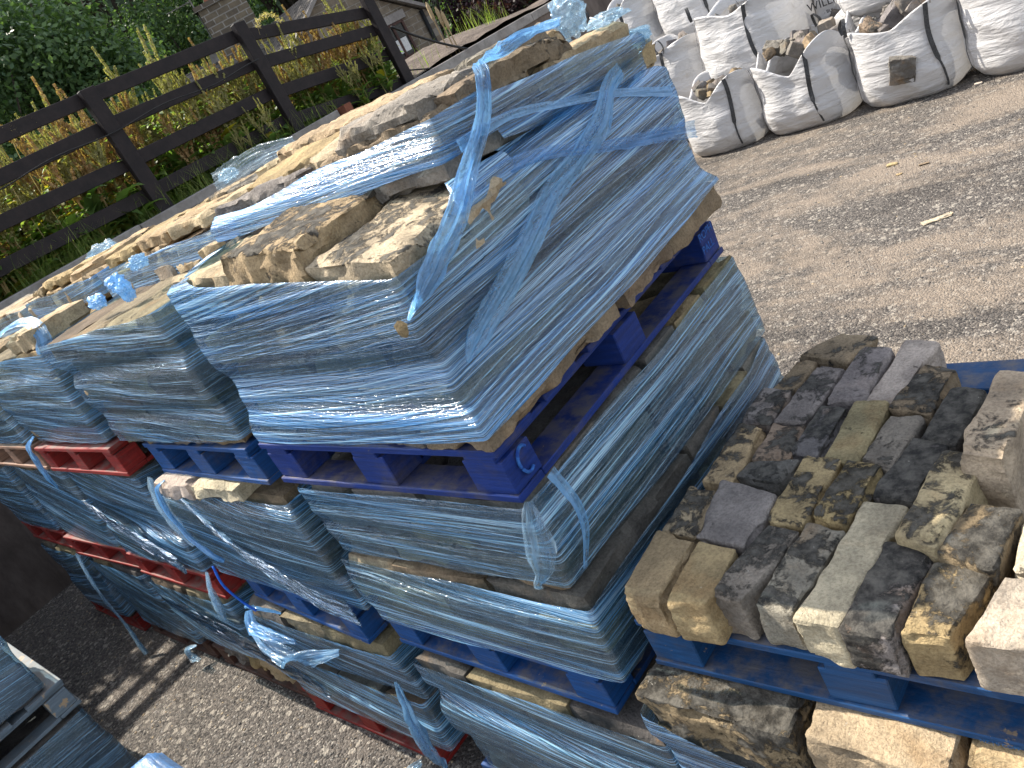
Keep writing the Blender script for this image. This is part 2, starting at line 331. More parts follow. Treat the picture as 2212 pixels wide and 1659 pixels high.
# ------------------------------------------------------------------ stones
TONES = {'tan': (.46, .355, .215), 'buff': (.50, .41, .28), 'grey': (.30, .275, .245), 'brown': (.30, .235, .16), 'pale': (.60, .53, .43), 'olive': (.36, .31, .20), 'ochre': (.47, .36, .20), 'slate': (.20, .19, .18)}
def rock_mesh(sx, sy, sz, seed, res=.03, rough=1.0, rnd_r=.012, quad=None, taper=None):
    """closed lump; size sx sy sz, origin at the centre of its base. quad = four xy corners of the top face"""
    nx, ny, nz = [max(3, min(44, int(round(s/res)))) for s in (sx, sy, sz)]
    idx = {}; V = []; F = []
    def vid(i, j, k):
        key = (i, j, k)
        if key not in idx: idx[key] = len(V); V.append((i/nx, j/ny, k/nz))
        return idx[key]
    for i in range(nx):
        for j in range(ny):
            F.append((vid(i, j, nz), vid(i+1, j, nz), vid(i+1, j+1, nz), vid(i, j+1, nz)))
            F.append((vid(i, j, 0), vid(i, j+1, 0), vid(i+1, j+1, 0), vid(i+1, j, 0)))
    for i in range(nx):
        for k in range(nz):
            F.append((vid(i, 0, k), vid(i+1, 0, k), vid(i+1, 0, k+1), vid(i, 0, k+1)))
            F.append((vid(i, ny, k), vid(i, ny, k+1), vid(i+1, ny, k+1), vid(i+1, ny, k)))
    for j in range(ny):
        for k in range(nz):
            F.append((vid(0, j, k), vid(0, j, k+1), vid(0, j+1, k+1), vid(0, j+1, k)))
            F.append((vid(nx, j, k), vid(nx, j+1, k), vid(nx, j+1, k+1), vid(nx, j, k+1)))
    S = Vector((seed*7.13 % 97, seed*3.71 % 89, seed*1.93 % 83)); out = []; soot = []
    r = min(rnd_r, sz*.25, sx*.2, sy*.2)
    for a, b, c in V:
        p = Vector(((a-.5)*sx, (b-.5)*sy, c*sz)); q = p.copy()
        # rounded edges
        hx, hy, hz = sx/2-r, sy/2-r, sz/2-r
        cc = Vector((max(-hx, min(hx, p.x)), max(-hy, min(hy, p.y)), sz/2+max(-hz, min(hz, p.z-sz/2))))
        d = p-cc
        if d.length > 1e-9: q = cc+d.normalized()*min(d.length, r)
        nrm = (q-cc); nrm = nrm.normalized() if nrm.length > 1e-6 else Vector((0, 0, 1))
        lo = noise.noise_vector(q*3.2+S); me_ = noise.noise_vector(q*9+S*1.7); hi = fbm(q*26+S, 3)
        side = 1.0-abs(nrm.z)**2
        amp = rough*(.010+.012*side)
        q += Vector((lo.x, lo.y, lo.z*.4))*(.011*rough)*min(1, sx*3)
        vd_ = noise.voronoi(q*13+S)[0]; facet = (vd_[1]-vd_[0])
        if rough > 1.05: q += nrm*((1-abs(noise.noise(q*17+S*1.3))*3)*.009-.004)*(rough-.8)*(.1+side)
        q += nrm*(me_.x*amp*.8 + hi*.0045*rough*(1+side) - max(0, .30-facet)*.012*rough*side - abs(noise.noise(Vector((q.x*9, q.y*9, q.z*60))+S))*.007*rough*side)
        # chipped corners and edges
        e = (abs(abs(a-.5)*2) > .86)+(abs(abs(b-.5)*2) > .86)+(c > .8)+(c < .2)
        if e >= 2:
            ch = noise.noise(q*11+S*2.3)
            if ch > .08: q -= nrm*min(.020, (ch-.08)*.075)*rough
        if quad:
            u_, v_ = q.x/sx+.5, q.y/sy+.5
            A, B, C_, D = quad
            x = (1-u_)*(1-v_)*A[0]+u_*(1-v_)*B[0]+u_*v_*C_[0]+(1-u_)*v_*D[0]
            y = (1-u_)*(1-v_)*A[1]+u_*(1-v_)*B[1]+u_*v_*C_[1]+(1-u_)*v_*D[1]
            q = Vector((x, y, q.z))
        out.append(q); soot.append(max(0, nrm.z) if c > .5 else 0.0)
    me = bpy.data.meshes.new('stone'); me.from_pydata([tuple(v) for v in out], [], F); me.materials.append(M_STONE)
    me.polygons.foreach_set('use_smooth', [True]*len(F))
    at_ = me.attributes.new('soot', 'FLOAT', 'POINT'); at_.data.foreach_set('value', soot)
    me.update(); me.set_sharp_from_angle(angle=R_(34)); return me

SEED = [11]
def stone(name, loc, dims, tone='tan', soot=.2, rz=0, tilt=(0, 0), res=.03, rough=1.0, quad=None, label=None, cat='stone slab', group=None, me=None):
    SEED[0] += 1
    if me is None: me = rock_mesh(*dims, SEED[0], res, rough, rnd_r=.010, quad=quad)
    me.name = name
    o = bpy.data.objects.new(name, me); COL.objects.link(o)
    o.location = loc; o.rotation_euler = (tilt[0], tilt[1], rz)
    c = TONES[tone]; k = rnd.uniform(.88, 1.12); k *= (1.05 if 'first course up of the big front' in (label or '') else .9 if 'corner middle' in (label or '') else .62) if group == 'wrapped stones' else 1  # wrapped stones get a dimmed tone, imitating the shade behind the film
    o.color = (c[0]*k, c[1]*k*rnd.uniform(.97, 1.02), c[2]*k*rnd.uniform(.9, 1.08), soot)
    meta(o, label, cat, group); return o

# ------------------------------------------------------------------ pallets
def pallet(x1, y0, z0, W, L, paint, label, rz=0, ry=0, rx=0, nb=6, paint2=None, group='pallets under the stone loads'):
    """near right corner at (x1, y0, z0); W along -X, L along +Y"""
    t = empty('pallet', (x1, y0, z0), (rx, ry, rz)); meta(t, label, 'pallet', group)
    P = PAINT[paint]; H = .153
    dk = MB(); bw = L/nb*.74; g = (L-bw*nb)/(nb-1)
    ws = [bw]*nb
    y = 0
    for i in range(nb): dk.box(-W, 0, y, y+ws[i], H-.020, H, .0012); y += ws[i]+g
    for xc in (-W+.07, -W/2, -.07): dk.box(xc-.05, xc+.05, .002, L-.002, H-.040, H-.0205, .001)
    dk.build('deck', P, t, bevel=.0025)
    for i, xc in enumerate((-W+.072, -W/2, -.072)):
        for yc, d in ((.06, .05), (L/2, .06), (L-.06, .05)):
            b = MB(); b.box(xc-.068, xc+.068, yc-d-.004, yc+d, .0195, H-.0405, .002); b.build('block', PAINT[paint2 or paint], t, bevel=.003)
    bt = MB()
    bt.box(-W, 0, 0, .10, 0, .019, .0015); bt.box(-W, 0, L-.10, L, 0, .019, .0015)
    for xc in (-W+.05, -W/2, -.05): bt.box(xc-.05, xc+.05, .102, L-.102, 0, .0185, .001)
    bt.box(-W+.12, -.12, L/2-.05, L/2+.05, .0195, .030)
    bt.build('base_boards', P, t, bevel=.0025)
    return t

# ------------------------------------------------------------------ stretch film hull
def hull2(pts):
    pts = sorted(set((round(x, 5), round(y, 5)) for x, y in pts))
    def half(ps):
        h = []
        for p in ps:
            while len(h) >= 2 and (h[-1][0]-h[-2][0])*(p[1]-h[-2][1])-(h[-1][1]-h[-2][1])*(p[0]-h[-2][0]) <= 0: h.pop()
            h.append(p)
        return h[:-1]
    return half(pts)+half(pts[::-1])
def radial(h, c, ths):
    P = np.array(h)-np.array(c); Q = np.roll(P, -1, axis=0); out = []
    for t in ths:
        d = np.array((math.cos(t), math.sin(t)))
        e = Q-P; den = d[0]*e[:, 1]-d[1]*e[:, 0]
        with np.errstate(divide='ignore', invalid='ignore'):
            s = (P[:, 0]*e[:, 1]-P[:, 1]*e[:, 0])/den; u = (P[:, 0]*d[1]-P[:, 1]*d[0])/den
        ok = (s > 0) & (u >= -1e-6) & (u <= 1+1e-6)
        out.append(s[ok].max() if ok.any() else .4)
    return np.array(out)
def film(name, stones, zbot, ztop, mat, label, parent=None, nth=220, nz=46, off=.013, fold=0, slope=0.0, group='films round the stone loads', win=.028, seed=0, zf=None):
    """stones: list of (corners[(x,y)...], z0, z1). zbot/ztop: numbers or functions of (x, y)"""
    allp = [p for s in stones for p in s[0]]; xs = [p[0] for p in allp]; ys = [p[1] for p in allp]
    c = ((min(xs)+max(xs))/2, (min(ys)+max(ys))/2)
    # sample angles denser by arc length of the full hull
    H0 = hull2(allp); n = len(H0); per = [math.dist(H0[i], H0[(i+1) % n]) for i in range(n)]; tot = sum(per); ths = []; us = []
    for k in range(nth):
        s_ = tot*k/nth; i = 0; s0 = s_
        while s_ > per[i]: s_ -= per[i]; i += 1
        f = s_/per[i]; x = H0[i][0]+(H0[(i+1) % n][0]-H0[i][0])*f; y = H0[i][1]+(H0[(i+1) % n][1]-H0[i][1])*f
        ths.append(math.atan2(y-c[1], x-c[0])); us.append(s0)
    zmin = min(s[1] for s in stones)-.05; zmax = max(s[2] for s in stones)+.05
    nlev = 40; lev = np.linspace(zmin, zmax, nlev); Rr = []
    for z in lev:
        act = [p for s in stones if s[1]-win <= z <= s[2]+win for p in s[0]]
        Rr.append(radial(hull2(act), c, ths) if len(act) >= 3 else None)
    good = [i for i, r in enumerate(Rr) if r is not None]
    for i in range(nlev):
        if Rr[i] is None: Rr[i] = Rr[min(good, key=lambda g: abs(g-i))]
    Rr = np.array(Rr)
    for _ in range(2): Rr[1:-1] = (Rr[:-2]+2*Rr[1:-1]+Rr[2:])/4
    Rr = Rr*.5+.25*np.roll(Rr, 1, 1)+.25*np.roll(Rr, -1, 1)
    V = []; UV = []
    fb = zbot if callable(zbot) else (lambda x, y: zbot); ft = ztop if callable(ztop) else (lambda x, y: ztop)
    for j in range(nz+1):
        for i in range(nth):
            th = ths[i]; r0 = np.interp((zmin+zmax)/2, lev, Rr[:, i]); x0 = c[0]+math.cos(th)*r0; y0 = c[1]+math.sin(th)*r0
            zb, zt = fb(x0, y0), ft(x0, y0); f = j/nz
            nbv = noise.noise(Vector((x0*4+seed, y0*4, 1.3)))*.012; ntv = noise.noise(Vector((x0*3, y0*3+seed, 7.3)))*.014
            z = (zb+nbv)*(1-f)+(zt+ntv)*f
            r = np.interp(z, lev, Rr[:, i])+off
            # taut ridges running round the load, sagging slightly between
            r += .0035*noise.noise(Vector((us[i]*1.2, (z+slope*us[i])*24, seed+2.2)))+.0018*noise.noise(Vector((us[i]*2.2, z*70, seed+5)))
            if j == nz: r -= fold
            if j == nz-1: r -= .004
            V.append((c[0]+math.cos(th)*r, c[1]+math.sin(th)*r, z+(.004 if j == nz else 0))); UV.append((us[i], z+slope*us[i]))
    F = [(j*nth+i, j*nth+(i+1) % nth, (j+1)*nth+(i+1) % nth, (j+1)*nth+i) for j in range(nz) for i in range(nth)]
    if fold <= 0: F = [f for f in F if f[0] < (nz-1)*nth]
    o = mk(name, V, F, mat, parent, True, UV)
    if not parent: meta(o, label, 'plastic wrap', group)
    return o

def ribbon(name, pts, width, mat, side=None, parent=None, label=None, n=10, folds=7, depth=.012, seed=0, cat='plastic wrap', group=None, flat=.0):
    """crumpled strip along pts; width: number or list; side: preferred cross direction"""
    P = spline(pts, n); N = len(P); K = folds*3; V = []; UV = []; L = 0
    for i, p in enumerate(P):
        if i: L += (p-P[i-1]).length
        d = (P[min(i+1, N-1)]-P[max(i-1, 0)]).normalized()
        s_ = Vector(side) if side else d.cross(Vector((0, 0, 1)))
        s_ = (s_-d*s_.dot(d)).normalized(); nn = d.cross(s_)
        wd = np.interp(i/(N-1), np.linspace(0, 1, len(width)), width) if isinstance(width, (list, tuple)) else width
        for k in range(K+1):
            a = k/K-.5
            o1 = noise.noise(Vector((k*.9+seed*3.1, L*3, seed)))*depth+noise.noise(Vector((k*2.3, L*14, seed+4)))*depth*.5
            ed = noise.noise(Vector((L*22, (k > K/2)*9.1, seed)))*.1*wd
            V.append(p+s_*(a*wd+(ed if k in (0, K) else 0))+nn*(o1*min(1, wd*18)+flat)); UV.append((L, a*wd))
    F = [(i*(K+1)+k, i*(K+1)+k+1, (i+1)*(K+1)+k+1, (i+1)*(K+1)+k) for i in range(N-1) for k in range(K)]
    o = mk(name, V, F, mat, parent, True, UV)
    if label: meta(o, label, cat, group)
    return o

def crumple(name, c, size, mat, seed, parent=None, squash=(1, 1, 1), label=None):
    """loose crumpled pouch of film"""
    n1, n2 = 26, 18; V = []; UV = []
    for j in range(n2+1):
        for i in range(n1):
            th = 2*math.pi*i/n1; ph = math.pi*(j/n2*.86)
            d = Vector((math.cos(th)*math.sin(ph), math.sin(th)*math.sin(ph), math.cos(ph)))
            r = size*(1+.55*noise.noise(d*2.1+Vector((seed, 0, 0)))+.3*abs(noise.noise(d*5+Vector((0, seed, 0)))))
            V.append((c[0]+d.x*r*squash[0], c[1]+d.y*r*squash[1], c[2]+d.z*r*squash[2])); UV.append((th*size, ph*size))
    F = [(j*n1+i, j*n1+(i+1) % n1, (j+1)*n1+(i+1) % n1, (j+1)*n1+i) for j in range(n2) for i in range(n1)]
    o = mk(name, V, F, mat, parent, False, UV)
    if label: meta(o, label, 'plastic wrap')
    return o

ORD = ['first', 'second', 'third', 'fourth', 'fifth', 'sixth', 'seventh', 'eighth', 'ninth', 'tenth']
def corners(cx, cy, sx, sy, rz):
    out = []
    for a, b in ((-1, -1), (1, -1), (1, 1), (-1, 1)):
        x, y = a*sx/2, b*sy/2; out.append((cx+x*math.cos(rz)-y*math.sin(rz), cy+x*math.sin(rz)+y*math.cos(rz)))
    return out

def load(place, x0, x1, y0, y1, z0, layers, tones, right=True, slope=0.0, soot=.1, res=.035, inset=None, top_all=False, nfront=3, m=1):
    """stones of a palletised load, only those against its visible faces; layers = thicknesses. Returns film records"""
    rec = []; z = z0; D = y1-y0
    for li, h in enumerate(layers):
        topmost = li == len(layers)-1
        ins = inset[li] if inset else (0, 0, 0)       # (left, right, front) insets
        a, b, f = x0+ins[0]+rnd.uniform(-.012, .012), x1-ins[1]+rnd.uniform(-.012, .012), y0+ins[2]+rnd.uniform(-.012, .012)
        n = nfront+(li % 2 if nfront < 4 else 0)*0; cuts = [a]+sorted(a+(b-a)*((k+rnd.uniform(-.15, .15)+(.25 if li % 2 else -.1))/n) for k in range(1, n))+[b]
        dep = rnd.uniform(.42, .5)*D; xs_back = b
        for k in range(n):
            w_ = cuts[k+1]-cuts[k]; cx = (cuts[k]+cuts[k+1])/2; dd = dep+rnd.uniform(-.03, .03)
            hh = h-rnd.uniform(0, .008); rz = rnd.uniform(-.03, .03); zz = z-(cx)*slope*(z-z0+.0)+slope*0
            lab = '%s stone in course %s from the bottom of %s, %s along its front' % (tones[0], ORD[li], place, ORD[k]+' from the left')
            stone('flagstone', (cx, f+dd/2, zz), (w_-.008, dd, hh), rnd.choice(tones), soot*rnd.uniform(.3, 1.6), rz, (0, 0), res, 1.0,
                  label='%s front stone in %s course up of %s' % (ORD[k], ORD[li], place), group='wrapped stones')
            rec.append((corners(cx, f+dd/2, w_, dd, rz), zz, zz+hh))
        if right or topmost:
            yb = f+dep+.01
            cy = [yb]+[yb+(y1-yb)*(q+rnd.uniform(-.1, .1))/m for q in range(1, m)]+[y1+rnd.uniform(-.01, .01)]
            cols = [(x1-ins[1]-.5, x1-ins[1])] + ([(x0+ins[0], x1-ins[1]-.51)] if topmost and top_all else [])
            for ci, (xa, xb) in enumerate(cols):
                for q in range(m):
                    dd = cy[q+1]-cy[q]; hh = h-rnd.uniform(0, .012); rz = rnd.uniform(-.02, .02)
                    xx = xb+rnd.uniform(-.015, .012); cx = (xa+xx)/2; zz = z-cx*slope*(z-z0)
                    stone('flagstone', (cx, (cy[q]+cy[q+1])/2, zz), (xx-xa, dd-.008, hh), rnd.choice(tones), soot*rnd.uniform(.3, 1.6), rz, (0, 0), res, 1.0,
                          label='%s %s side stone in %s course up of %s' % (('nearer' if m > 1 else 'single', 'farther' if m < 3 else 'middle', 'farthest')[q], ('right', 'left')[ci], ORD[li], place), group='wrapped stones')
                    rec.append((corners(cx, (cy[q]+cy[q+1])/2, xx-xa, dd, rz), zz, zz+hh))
        else:
            rec.append((corners((a+b)/2, y1-.1, b-a, .2, 0), z, z+h))
        z += h
    return rec

# ------------------------------------------------------------------ ground, soil bank, wall
def sheet(name, x0, x1, y0, y1, z, mat, nx=2, ny=2, f=None):
    V = []; F = []
    for j in range(ny+1):
        for i in range(nx+1):
            x = x0+(x1-x0)*i/nx; y = y0+(y1-y0)*j/ny; V.append((x, y, z+(f(x, y) if f else 0)))
    for j in range(ny):
        for i in range(nx): F.append((j*(nx+1)+i, j*(nx+1)+i+1, (j+1)*(nx+1)+i+1, (j+1)*(nx+1)+i))
    return mk(name, V, F, mat, smooth=True)
meta(sheet('ground', -6.95, 40, -25, 60, 0, M_GROUND), kind='structure')
def bank(x, y):
    z = .05*noise.noise(Vector((x*.9, y*.9, 0)))+.03*noise.noise(Vector((x*3.1, y*3.1, 3)))+.012*noise.noise(Vector((x*11, y*11, 5)))
    z += .30*math.exp(-(((x+8.6)/1.3)**2+((y-8.7)/1.6)**2))
    if x < -11: z -= min(9, (-11-x)*.55)
    return z
meta(sheet('soil_bank', -40, -7.02, -20, 40, 2.24, M_SOIL, 150, 240, bank), kind='structure')
hillv = lambda x, y: 0
hm = MB()
for k in range(24):
    a0 = R_(-115+k*5); a1 = R_(-110+k*5)
    p = [(CAM.x+r*math.sin(a), CAM.y+r*math.cos(a), z) for a, r, z in ((a0, 42, -12), (a1, 42, -12), (a1, 60, 16), (a0, 60, 16))]
    hm.add(p, [(0, 1, 2, 3)])
meta(hm.build('wooded_hillside', m_simple('woodland floor', (.012, .022, .010), (.035, .06, .022), .9, .95, 1.0, .3)), kind='structure')

wl = empty('retaining_wall', (-6.9, 0, 0)); meta(wl, 'long grey concrete retaining wall with a paler coping under the fence', 'wall')
b = MB(); b.box(-.13, 0, -12, 5.5, -.05, 2.25); b.box(-.13, 0, 5.5, 22, -.05, 2.13); b.build('wall_face', M_CONCD, wl)
for k, (ya, yb, dz) in enumerate(((-12, -3, .08), (-2.99, 2.6, .08), (2.61, 4.32, .07), (4.33, 5.42, .105), (5.60, 9.4, -.03), (9.41, 14.5, -.04), (14.51, 22, -.05))):
    b = MB(); b.box(-.16, .035, ya, yb, 2.251 if dz > 0 else 2.131, 2.285+dz, .002); b.build('coping', M_CONC, wl, bevel=.008)
b = MB(); b.box(-.09, .09, -.06, .06, 0, .15, .004)
meta(b.build('brick', m_simple('red brick', (.17, .06, .035), (.25, .09, .05), 30, .85), loc=(-6.86, 5.51, 2.251), bevel=.004), 'single red brown brick laid in the gap of the wall coping', 'brick')

# ------------------------------------------------------------------ fence
fe = empty('ranch_fence', (-7.12, 3, 2.3)); meta(fe, 'dark stained post and four rail fence on top of the retaining wall', 'fence')
FY = [-.9, 1.1, 3.02, 4.95, 6.83]; FT = [3.58, 3.60, 3.62, 3.63, 3.42]
for y, zt in zip(FY, FT):
    b = MB(); dx = 0; b.box(.0, .085, y-3-.08, y-3+.08, -.35, zt-2.3+.03, .004); b.build('post', M_FENCE, fe, bevel=.006)
rails = [(3.60, 3.62, 3.55, 3.20), (3.28, 3.32, 3.23, 2.98), (2.96, 2.94, 2.88, 2.66), (2.62, 2.60, 2.55, 2.28)]
for zL, zM, z4, z5 in rails:
    for (ya, yb, za, zb) in ((-3, 1.1, zL+.03, zL), (1.13, 3.0, zL-.005, zM-.04), (3.03, 4.93, zM-.035, z4), (4.96, 6.8, z4-.02, z5)):
        b = MB(); vs = []
        for (y, z) in ((ya, za), (yb, zb)):
            for dx, dz in ((-.04, -.068), (-.003, -.068), (-.003, .068), (-.04, .068)): vs.append((dx, y-3, z-2.3+dz))
        b.add(vs, [(0, 1, 2, 3), (7, 6, 5, 4), (0, 4, 5, 1), (1, 5, 6, 2), (2, 6, 7, 3), (3, 7, 4, 0)]); b.build('rail', M_FENCE, fe, bevel=.004)
b = MB(); b.tube([(.13, -6+.1*i, .92+.02*math.sin(i*.5)-.035*math.sin(min(1, max(0, (i-10)/50))*3.1)) for i in range(80)], .007)
b.build('wire', M_CABLE, fe, True)
for pts, lb in ((((-7.000, 6.918, 2.926), (-7.000, 7.247, 2.692), (-6.950, 7.593, 2.447), (-6.860, 8.229, 2.039), (-6.820, 8.400, 1.816), (-6.8, 8.6, 1.1)), 'thick black cable drooping over the wall, upper of two'),
                (((-7.050, 6.870, 2.386), (-7.000, 7.369, 2.220), (-6.900, 7.774, 2.088), (-6.850, 8.081, 1.864), (-6.8, 8.4, 1.3)), 'thin black cable lying across the soil, lower of two')):
    b = MB(); b.tube(spline(pts, 8), .016 if 'thick' in lb else .010, 6); meta(b.build('cable', M_CABLE, smooth=True), lb, 'cable')

# ------------------------------------------------------------------ stacks
def tilt_pallet(*a, **k): return pallet(*a, **k)
# level 3
pallet(0, 0, 1.587, 1.0, 1.2, 'navy', 'navy blue pallet with a purple sheen under the big front load', rz=R_(2.0), ry=R_(2.4))
pallet(-1.17, -.01, 1.585, .97, 1.2, 'blue', 'bright blue pallet in the top row, second stack from the front corner', rz=R_(-1.8), ry=R_(-.6))
pallet(-2.40, -.03, 1.585, 1.15, 1.2, 'red', 'red pallet in the top row left of the blue ones', ry=R_(-.5))
pallet(-3.62, -.03, 1.580, 1.1, 1.2, 'wood', 'bare reddish wooden pallet in the top row at the left edge')
pallet(-4.80, -.03, 1.580, 1.1, 1.2, 'red', 'red pallet in the top row, farthest left by the wall')
# level 2
pallet(-.11, 0, .818, 1.0, 1.2, 'blue', 'scuffed blue pallet in the middle row under the front corner', rz=R_(-1.0), ry=R_(.5))
pallet(-1.272, -.02, .815, 1.0, 1.2, 'blue', 'blue pallet in the middle row with sawn block ends, second stack', rz=R_(-3.5))
pallet(-2.46, -.02, .815, 1.08, 1.2, 'red', 'bright red pallet in the middle row, third stack')
pallet(-3.60, .0, .812, 1.08, 1.2, 'red', 'split red pallet in the middle row, fourth stack', rz=R_(1.5))
pallet(-4.75, .0, .812, 1.05, 1.2, 'red', 'shaded red pallet in the middle row, fifth stack')
# level 1
pallet(-.13, .0, 0, 1.0, 1.2, 'blue', 'blue pallet on the ground at the front corner')
pallet(-1.45, .0, 0, 1.05, 1.2, 'red', 'red pallet on the ground nearest the open asphalt patch')
pallet(-2.56, .03, 0, 1.05, 1.2, 'brown', 'old brown pallet on the ground under bare yellow stones')
pallet(-3.70, .03, 0, 1.05, 1.2, 'brown', 'dark brown pallet on the ground with a scrap of white film')
pallet(-4.85, .0, 0, 1.05, 1.2, 'red', 'dark red pallet on the ground deep in the shade')

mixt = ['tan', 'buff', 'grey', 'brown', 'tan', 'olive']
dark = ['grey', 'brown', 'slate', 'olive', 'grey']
# -- main load
rec = load('the big front load', -.98, 0.0, .0, 1.19, 1.742, [.10], ['brown', 'grey', 'brown'], inset=[(0, -.02, -.012)], slope=.12, res=.016, nfront=4, m=2)
rec += load('the big front load, upper part', -.975, -.01, .01, 1.17, 1.842, [.088, .092, .09], mixt, slope=.12, res=.035, inset=[(0, .0, .0), (.01, .02, .015), (-.02, .0, .0)], m=2)
def slab(x0, x1, y0, y1, z0, z1, tone, soot, label, tilt=(0, 0), rz=0, res=.02, rough=1.2, group='loose slabs on top of the loads'):
    o = stone('flagstone', ((x0+x1)/2, (y0+y1)/2, z0), (x1-x0, y1-y0, z1-z0), tone, soot, rz, tilt, min(res, .015), rough, label=label)
    rec.append((corners((x0+x1)/2, (y0+y1)/2, x1-x0, y1-y0, rz), z0, z1)); return o
E1 = slab(-.645, -.305, .0, .42, 2.165, 2.325, 'tan', .62, 'rough tan slab with sooty top, left of two fronting the big load', (0, .09), .02, .014)
E2 = slab(-.30, -.0, .012, .46, 2.118, 2.245, 'buff', .50, 'rough tan slab speckled black, right of two on the front corner of the big load', (.03, .12), -.02, .014)
E0 = slab(-1.0, -.66, .02, .50, 2.175, 2.30, 'buff', .1, 'smooth peach coloured slab on the left front corner of the big load', (0, .08), .0, .02)
low = [r for r in rec]
for (x0, x1, y0, y1, z0, z1, tone, so_, lb) in (
    (-.40, -.02, .47, .82, 2.13, 2.215, 'olive', .2, 'grey green stone under film, near middle of the big load right side'),
    (-.38, .0, .83, 1.18, 2.10, 2.19, 'brown', .0, 'orange brown stone in a gap at the far right of the big load')):
    slab(x0, x1, y0, y1, z0, z1, tone, so_, lb); low.append(rec[-1])
rec = []
for (x0, x1, y0, y1, z0, z1, tone, so_, lb) in (
    (-.58, -.06, .31, .72, 2.255, 2.325, 'grey', .4, 'dark stone inside the film band at the near corner of the upper tier'),
    (-1.08, -.59, .28, .72, 2.275, 2.35, 'slate', .4, 'dark stone inside the film band at the left of the upper tier'),
    (-.55, -.04, .33, .74, 2.328, 2.405, 'brown', .3, 'brown stone at the top of the film band, near corner'),
    (-1.06, -.56, .30, .74, 2.352, 2.405, 'grey', .3, 'grey stone at the top of the film band, left part'),
    (-.52, -.05, .76, 1.17, 2.195, 2.275, 'tan', .0, 'cut face of a tan stone below the band at the far right corner'),
    (-.50, -.02, .74, 1.16, 2.28, 2.36, 'tan', .15, 'sunlit tan slab with a white edge at the far right corner of the tier')):
    slab(x0, x1, y0, y1, z0, z1, tone, so_, lb, (-.05, 0), 0)
tier = rec; rec = []
for (x0, x1, y0, y1, z0, z1, tone, so_, lb, ti) in (
    (-.50, -.03, .50, .88, 2.362, 2.425, 'brown', .62, 'broad sooty slab lying over the upper tier beneath the blue strand', (-.07, .0)),
    (-.42, -.09, .34, .66, 2.400, 2.452, 'grey', .30, 'pitted grey stone above the band at the near corner of the tier', (.0, .03)),
    (-.17, -.03, .42, .56, 2.375, 2.43, 'brown', .0, 'small brown stone wedged beside the blue strand', (0, 0)),
    (-.62, -.41, .36, .62, 2.385, 2.425, 'buff', .1, 'thin peach stone lying behind the film band', (0, .06)),
    (-.93, -.635, .37, .60, 2.355, 2.440, 'ochre', .05, 'squared ochre block leaning on the film band', (.12, .03)),
    (-1.12, -.60, .62, 1.06, 2.385, 2.458, 'tan', .15, 'long flat tan slab behind the ochre block', (-.02, .03)),
    (-1.20, -.95, .36, .78, 2.352, 2.405, 'brown', .45, 'sooty stone at the left end of the film band', (.03, .02)),
    (-.98, -.5, 1.02, 1.42, 2.355, 2.43, 'grey', .45, 'ridged grey slab at the back edge next to the wall coping', (-.02, -.03)),
    (-.45, -.05, 1.0, 1.30, 2.19, 2.27, 'ochre', .2, 'dark stained stone with torn film at the far right end of the load', (-.08, 0))):
    slab(x0, x1, y0, y1, z0, z1, tone, so_, lb, ti)
F1 = film('stretch_wrap', low, lambda x, y: 1.785+.03*y-.02*x*0, lambda x, y: (2.19-.135*x if y < .25 else 2.30-.02*x-.10*y if x > -.15 else 2.195-.08*x)+.03*y, M_FILMD, 'thick blue stretch film round the big front load, front face glinting', nth=420, nz=90, seed=1, slope=-.02, off=.019, fold=0)
F1b = film('film_band', tier, lambda x, y: (2.30-.028*x if y < .5 else 2.36-.17*y), lambda x, y: (2.392-.0*x if y < .5 else 2.43-.105*y), M_FILMD, '', parent=F1, nth=360, nz=24, seed=4, slope=.05, fold=.008, off=.016)
F1['label'] = 'thick blue stretch film round the big front load, front face glinting'
# strands on the big load
ribbon('film_strand', [(-.05, .90, 2.43), (-.13, .86, 2.44), (-.15, .74, 2.442), (-.07, .58, 2.452), (.005, .49, 2.425), (.03, .41, 2.35), (.03, .30, 2.275), (.032, .22, 2.22), (.034, .11, 2.17), (.034, .02, 2.13), (.02, -.03, 2.10)], [.05, .05, .035, .032, .038, .045, .05, .055, .05, .012], M_TIE, (0, 1, .2), F1, folds=8, depth=.02, seed=1, flat=-.004)
ribbon('film_strand', [(.03, .95, 2.26), (.032, .87, 2.24), (.034, .78, 2.18), (.03, .64, 2.14), (.034, .51, 2.12), (.034, .29, 2.04), (.03, .10, 1.98), (.028, .04, 1.95)], [.04, .05, .07, .06, .07, .07, .06, .01], m_sheet('blue strand film', .38, (.18, .50, .85)), (0, .5, .8), F1, folds=8, depth=.012, seed=2)
ribbon('film_strand', [(.0, .33, 2.325), (.02, .5, 2.32), (.022, .7, 2.27), (.02, .9, 2.215), (.022, 1.15, 2.12)], [.03, .02, .02, .02, .03], M_TIE, (0, 0, 1), F1, folds=3, depth=.006, seed=3)
ribbon('film_strand', [(.0, .26, 2.235), (.028, .5, 2.215), (.03, .8, 2.11), (.03, 1.0, 2.05), (.03, 1.18, 1.99)], [.05, .03, .03, .04, .05], m_sheet('deep blue strand', .35, (.06, .32, .75)), (0, 0, 1), F1, folds=4, depth=.006, seed=8)
crumple('film_pouch', (-.045, .93, 2.435), .040, M_SHEETC, 3, F1, (1.1, 1.0, 1.25))
crumple('film_pouch', (-.06, 1.10, 2.375), .035, M_SHEETC, 5, F1, (1.6, 1.2, .45))
ribbon('film_scrap', [(-.25, 1.10, 2.31), (-.12, 1.15, 2.30), (.0, 1.19, 2.29)], [.05, .09, .05], M_SHEETC, (.2, 1, .5), F1, folds=6, depth=.03, seed=7)
